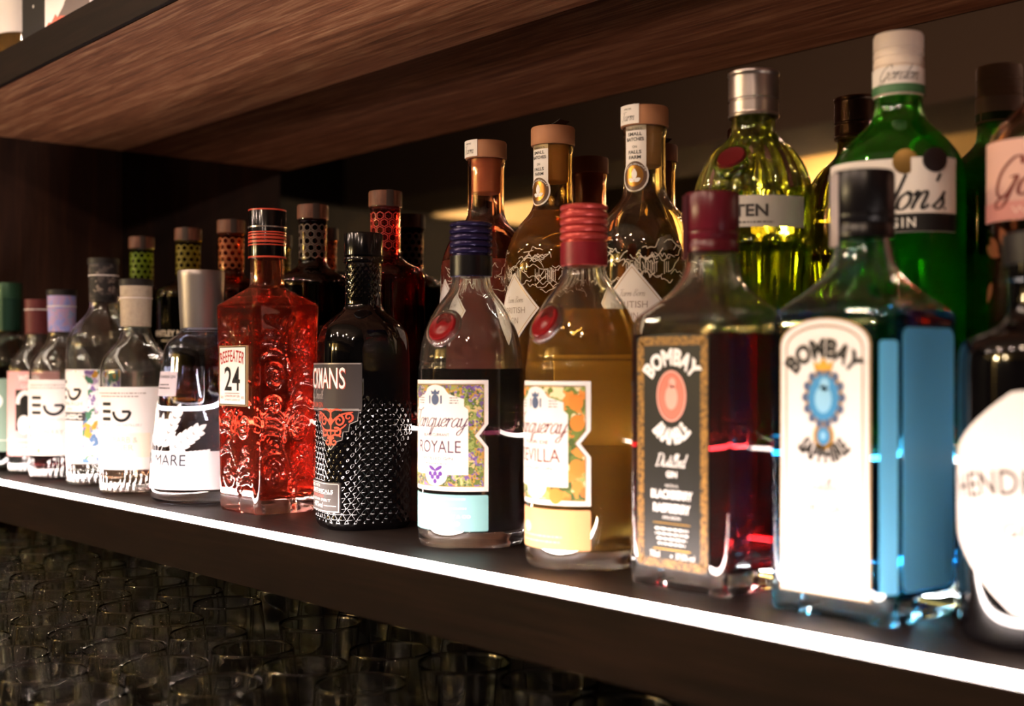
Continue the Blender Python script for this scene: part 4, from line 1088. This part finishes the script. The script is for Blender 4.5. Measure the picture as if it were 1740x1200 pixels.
art('hill_print', join2(poly2([(-.03, .036), (-.01, .046), (.006, .062), (.020, .060), (.036, .066), (.072, .070), (.072, .006), (.0, .006), (.010, .030), (-.018, .036)])), S, .0006, mat('ink_stone', '#6f6460', .5), wc)
art('print', join2(lines2(.12, 1, .004, .006, 0, .010, 3), mv(lines2(.05, 2, .002, .006, 0, 0, 5), -.03, .082), *[rect2(.0016, .022, -.06 + k*.006, .108) for k in range(14)]), S, .0005, mat('ink_grey', '#7d7677', .6), wc)

# ================================================================== TUMBLERS ON THE COUNTER
TG = glass('tumbler', '#fdfdfd', 1.48)
def tumbler_mesh(P, I, n=56):
    a = np.linspace(0, 2*PI, n, endpoint=False)
    Go = rings(chaikin(full(P), 2), a); Gi = rings(chaikin(full(I), 2), a)
    V1, F1 = skin(Go, True, False); V2, F2 = skin(Gi, True, False, flip=True)
    V, F = merge((V1, F1), (V2, F2))
    m0 = (len(Go)-1)*n; m1 = len(V1) + (len(Gi)-1)*n
    F += [(m0 + j, m0 + (j+1) % n, m1 + (j+1) % n, m1 + j) for j in range(n)]
    return V, F
def tum(name, lab, P, I, group):
    V, F = tumbler_mesh(P, I)
    o = mobj(name, V, F, TG, ang=60)
    return tag(o, lab, 'glass', group)
round_t = tum('tumbler', 'clear rounded tumbler standing rim up among many on the dark counter',
    [(.0, .022), (.0, .028), (.004, .033), (.018, .0385), (.036, .0398), (.060, .0382), (.0888, .0347), (.0895, .0342)],
    [(.010, .015), (.0105, .026), (.018, .0355), (.036, .0380), (.060, .0366), (.0888, .0331), (.0894, .0336)], 'rounded clear tumblers on the counter')
flare_t = tum('tumbler', 'wide-rimmed straight flared tumbler under the shelf edge, wider than its round neighbours',
    [(.0, .022), (.0, .026), (.004, .0275), (.04, .0315), (.0915, .0378), (.0925, .0374)],
    [(.011, .014), (.0115, .0245), (.04, .0292), (.0915, .0358), (.0924, .0364)], 'flared clear tumblers under the shelf edge')
spots = []
for r_, (y, x0, x1, off) in enumerate([(.712, -1.96, -.55, .02), (.617, -1.96, -.86, 0), (.532, -1.96, -.74, .0), (.447, -1.96, -.85, .0), (.362, -1.96, -.90, .0)]):
    x = {0: -.62, 1: -.870, 2: -.791, 3: -.861, 4: -.905}[r_]
    while x > x0:
        if not (r_ == 1 and (abs(x + 1.0) < .079)):
            spots.append((x + random.uniform(-.0025, .0025), y + random.uniform(-.0025, .0025)))
        x -= .0825
        if r_ == 1 and abs(x + .953) < .01: x = -1.0785
FL = ((-.787, .628), (-.998, .625), (-.700, .640), (-.612, .628))
spots = [p for p in spots if all(math.hypot(p[0]-q[0], p[1]-q[1]) > .0785 for q in FL)]
first = True
for x, y in spots:
    if first:
        round_t.location = (x, y, ZC); first = False; continue
    c = round_t.copy(); COL.objects.link(c); c.location = (x, y, ZC)
    c.rotation_euler = (0, 0, random.uniform(0, 6.28))
first = True
for x, y in FL:
    if first:
        flare_t.location = (x, y, ZC); first = False; continue
    c = flare_t.copy(); COL.objects.link(c); c.location = (x, y, ZC)

# ================================================================== WORLD, CAMERA, RENDER SETTINGS
w = bpy.data.worlds.new('dim_room'); SC.world = w; w.use_nodes = True
w.node_tree.nodes['Background'].inputs[0].default_value = (.9, .52, .5, 1)
w.node_tree.nodes['Background'].inputs[1].default_value = .006

cd = bpy.data.cameras.new('camera'); cam = bpy.data.objects.new('camera', cd); COL.objects.link(cam)
cam.location = (0, 0, CAMZ); cam.rotation_euler = (PI/2, 0, math.atan2(2136, 1840))
cd.sensor_width = 36; cd.lens = 36 * 2136 / 1740; cd.shift_y = 30 / 1740
cd.dof.use_dof = True; cd.dof.focus_distance = 1.22; cd.dof.aperture_fstop = 44.2 / 9.5
cd.clip_start = .01
SC.camera = cam
SC.view_settings.view_transform = 'Standard'; SC.view_settings.look = 'None'
SC.view_settings.exposure = .45; SC.view_settings.gamma = 1
SC.view_settings.use_curve_mapping = False
cy_ = SC.cycles
cy_.max_bounces = 24; cy_.transmission_bounces = 20; cy_.glossy_bounces = 8; cy_.diffuse_bounces = 3; cy_.transparent_max_bounces = 12
cy_.sample_clamp_indirect = 60; cy_.blur_glossy = .3; cy_.use_denoising = True
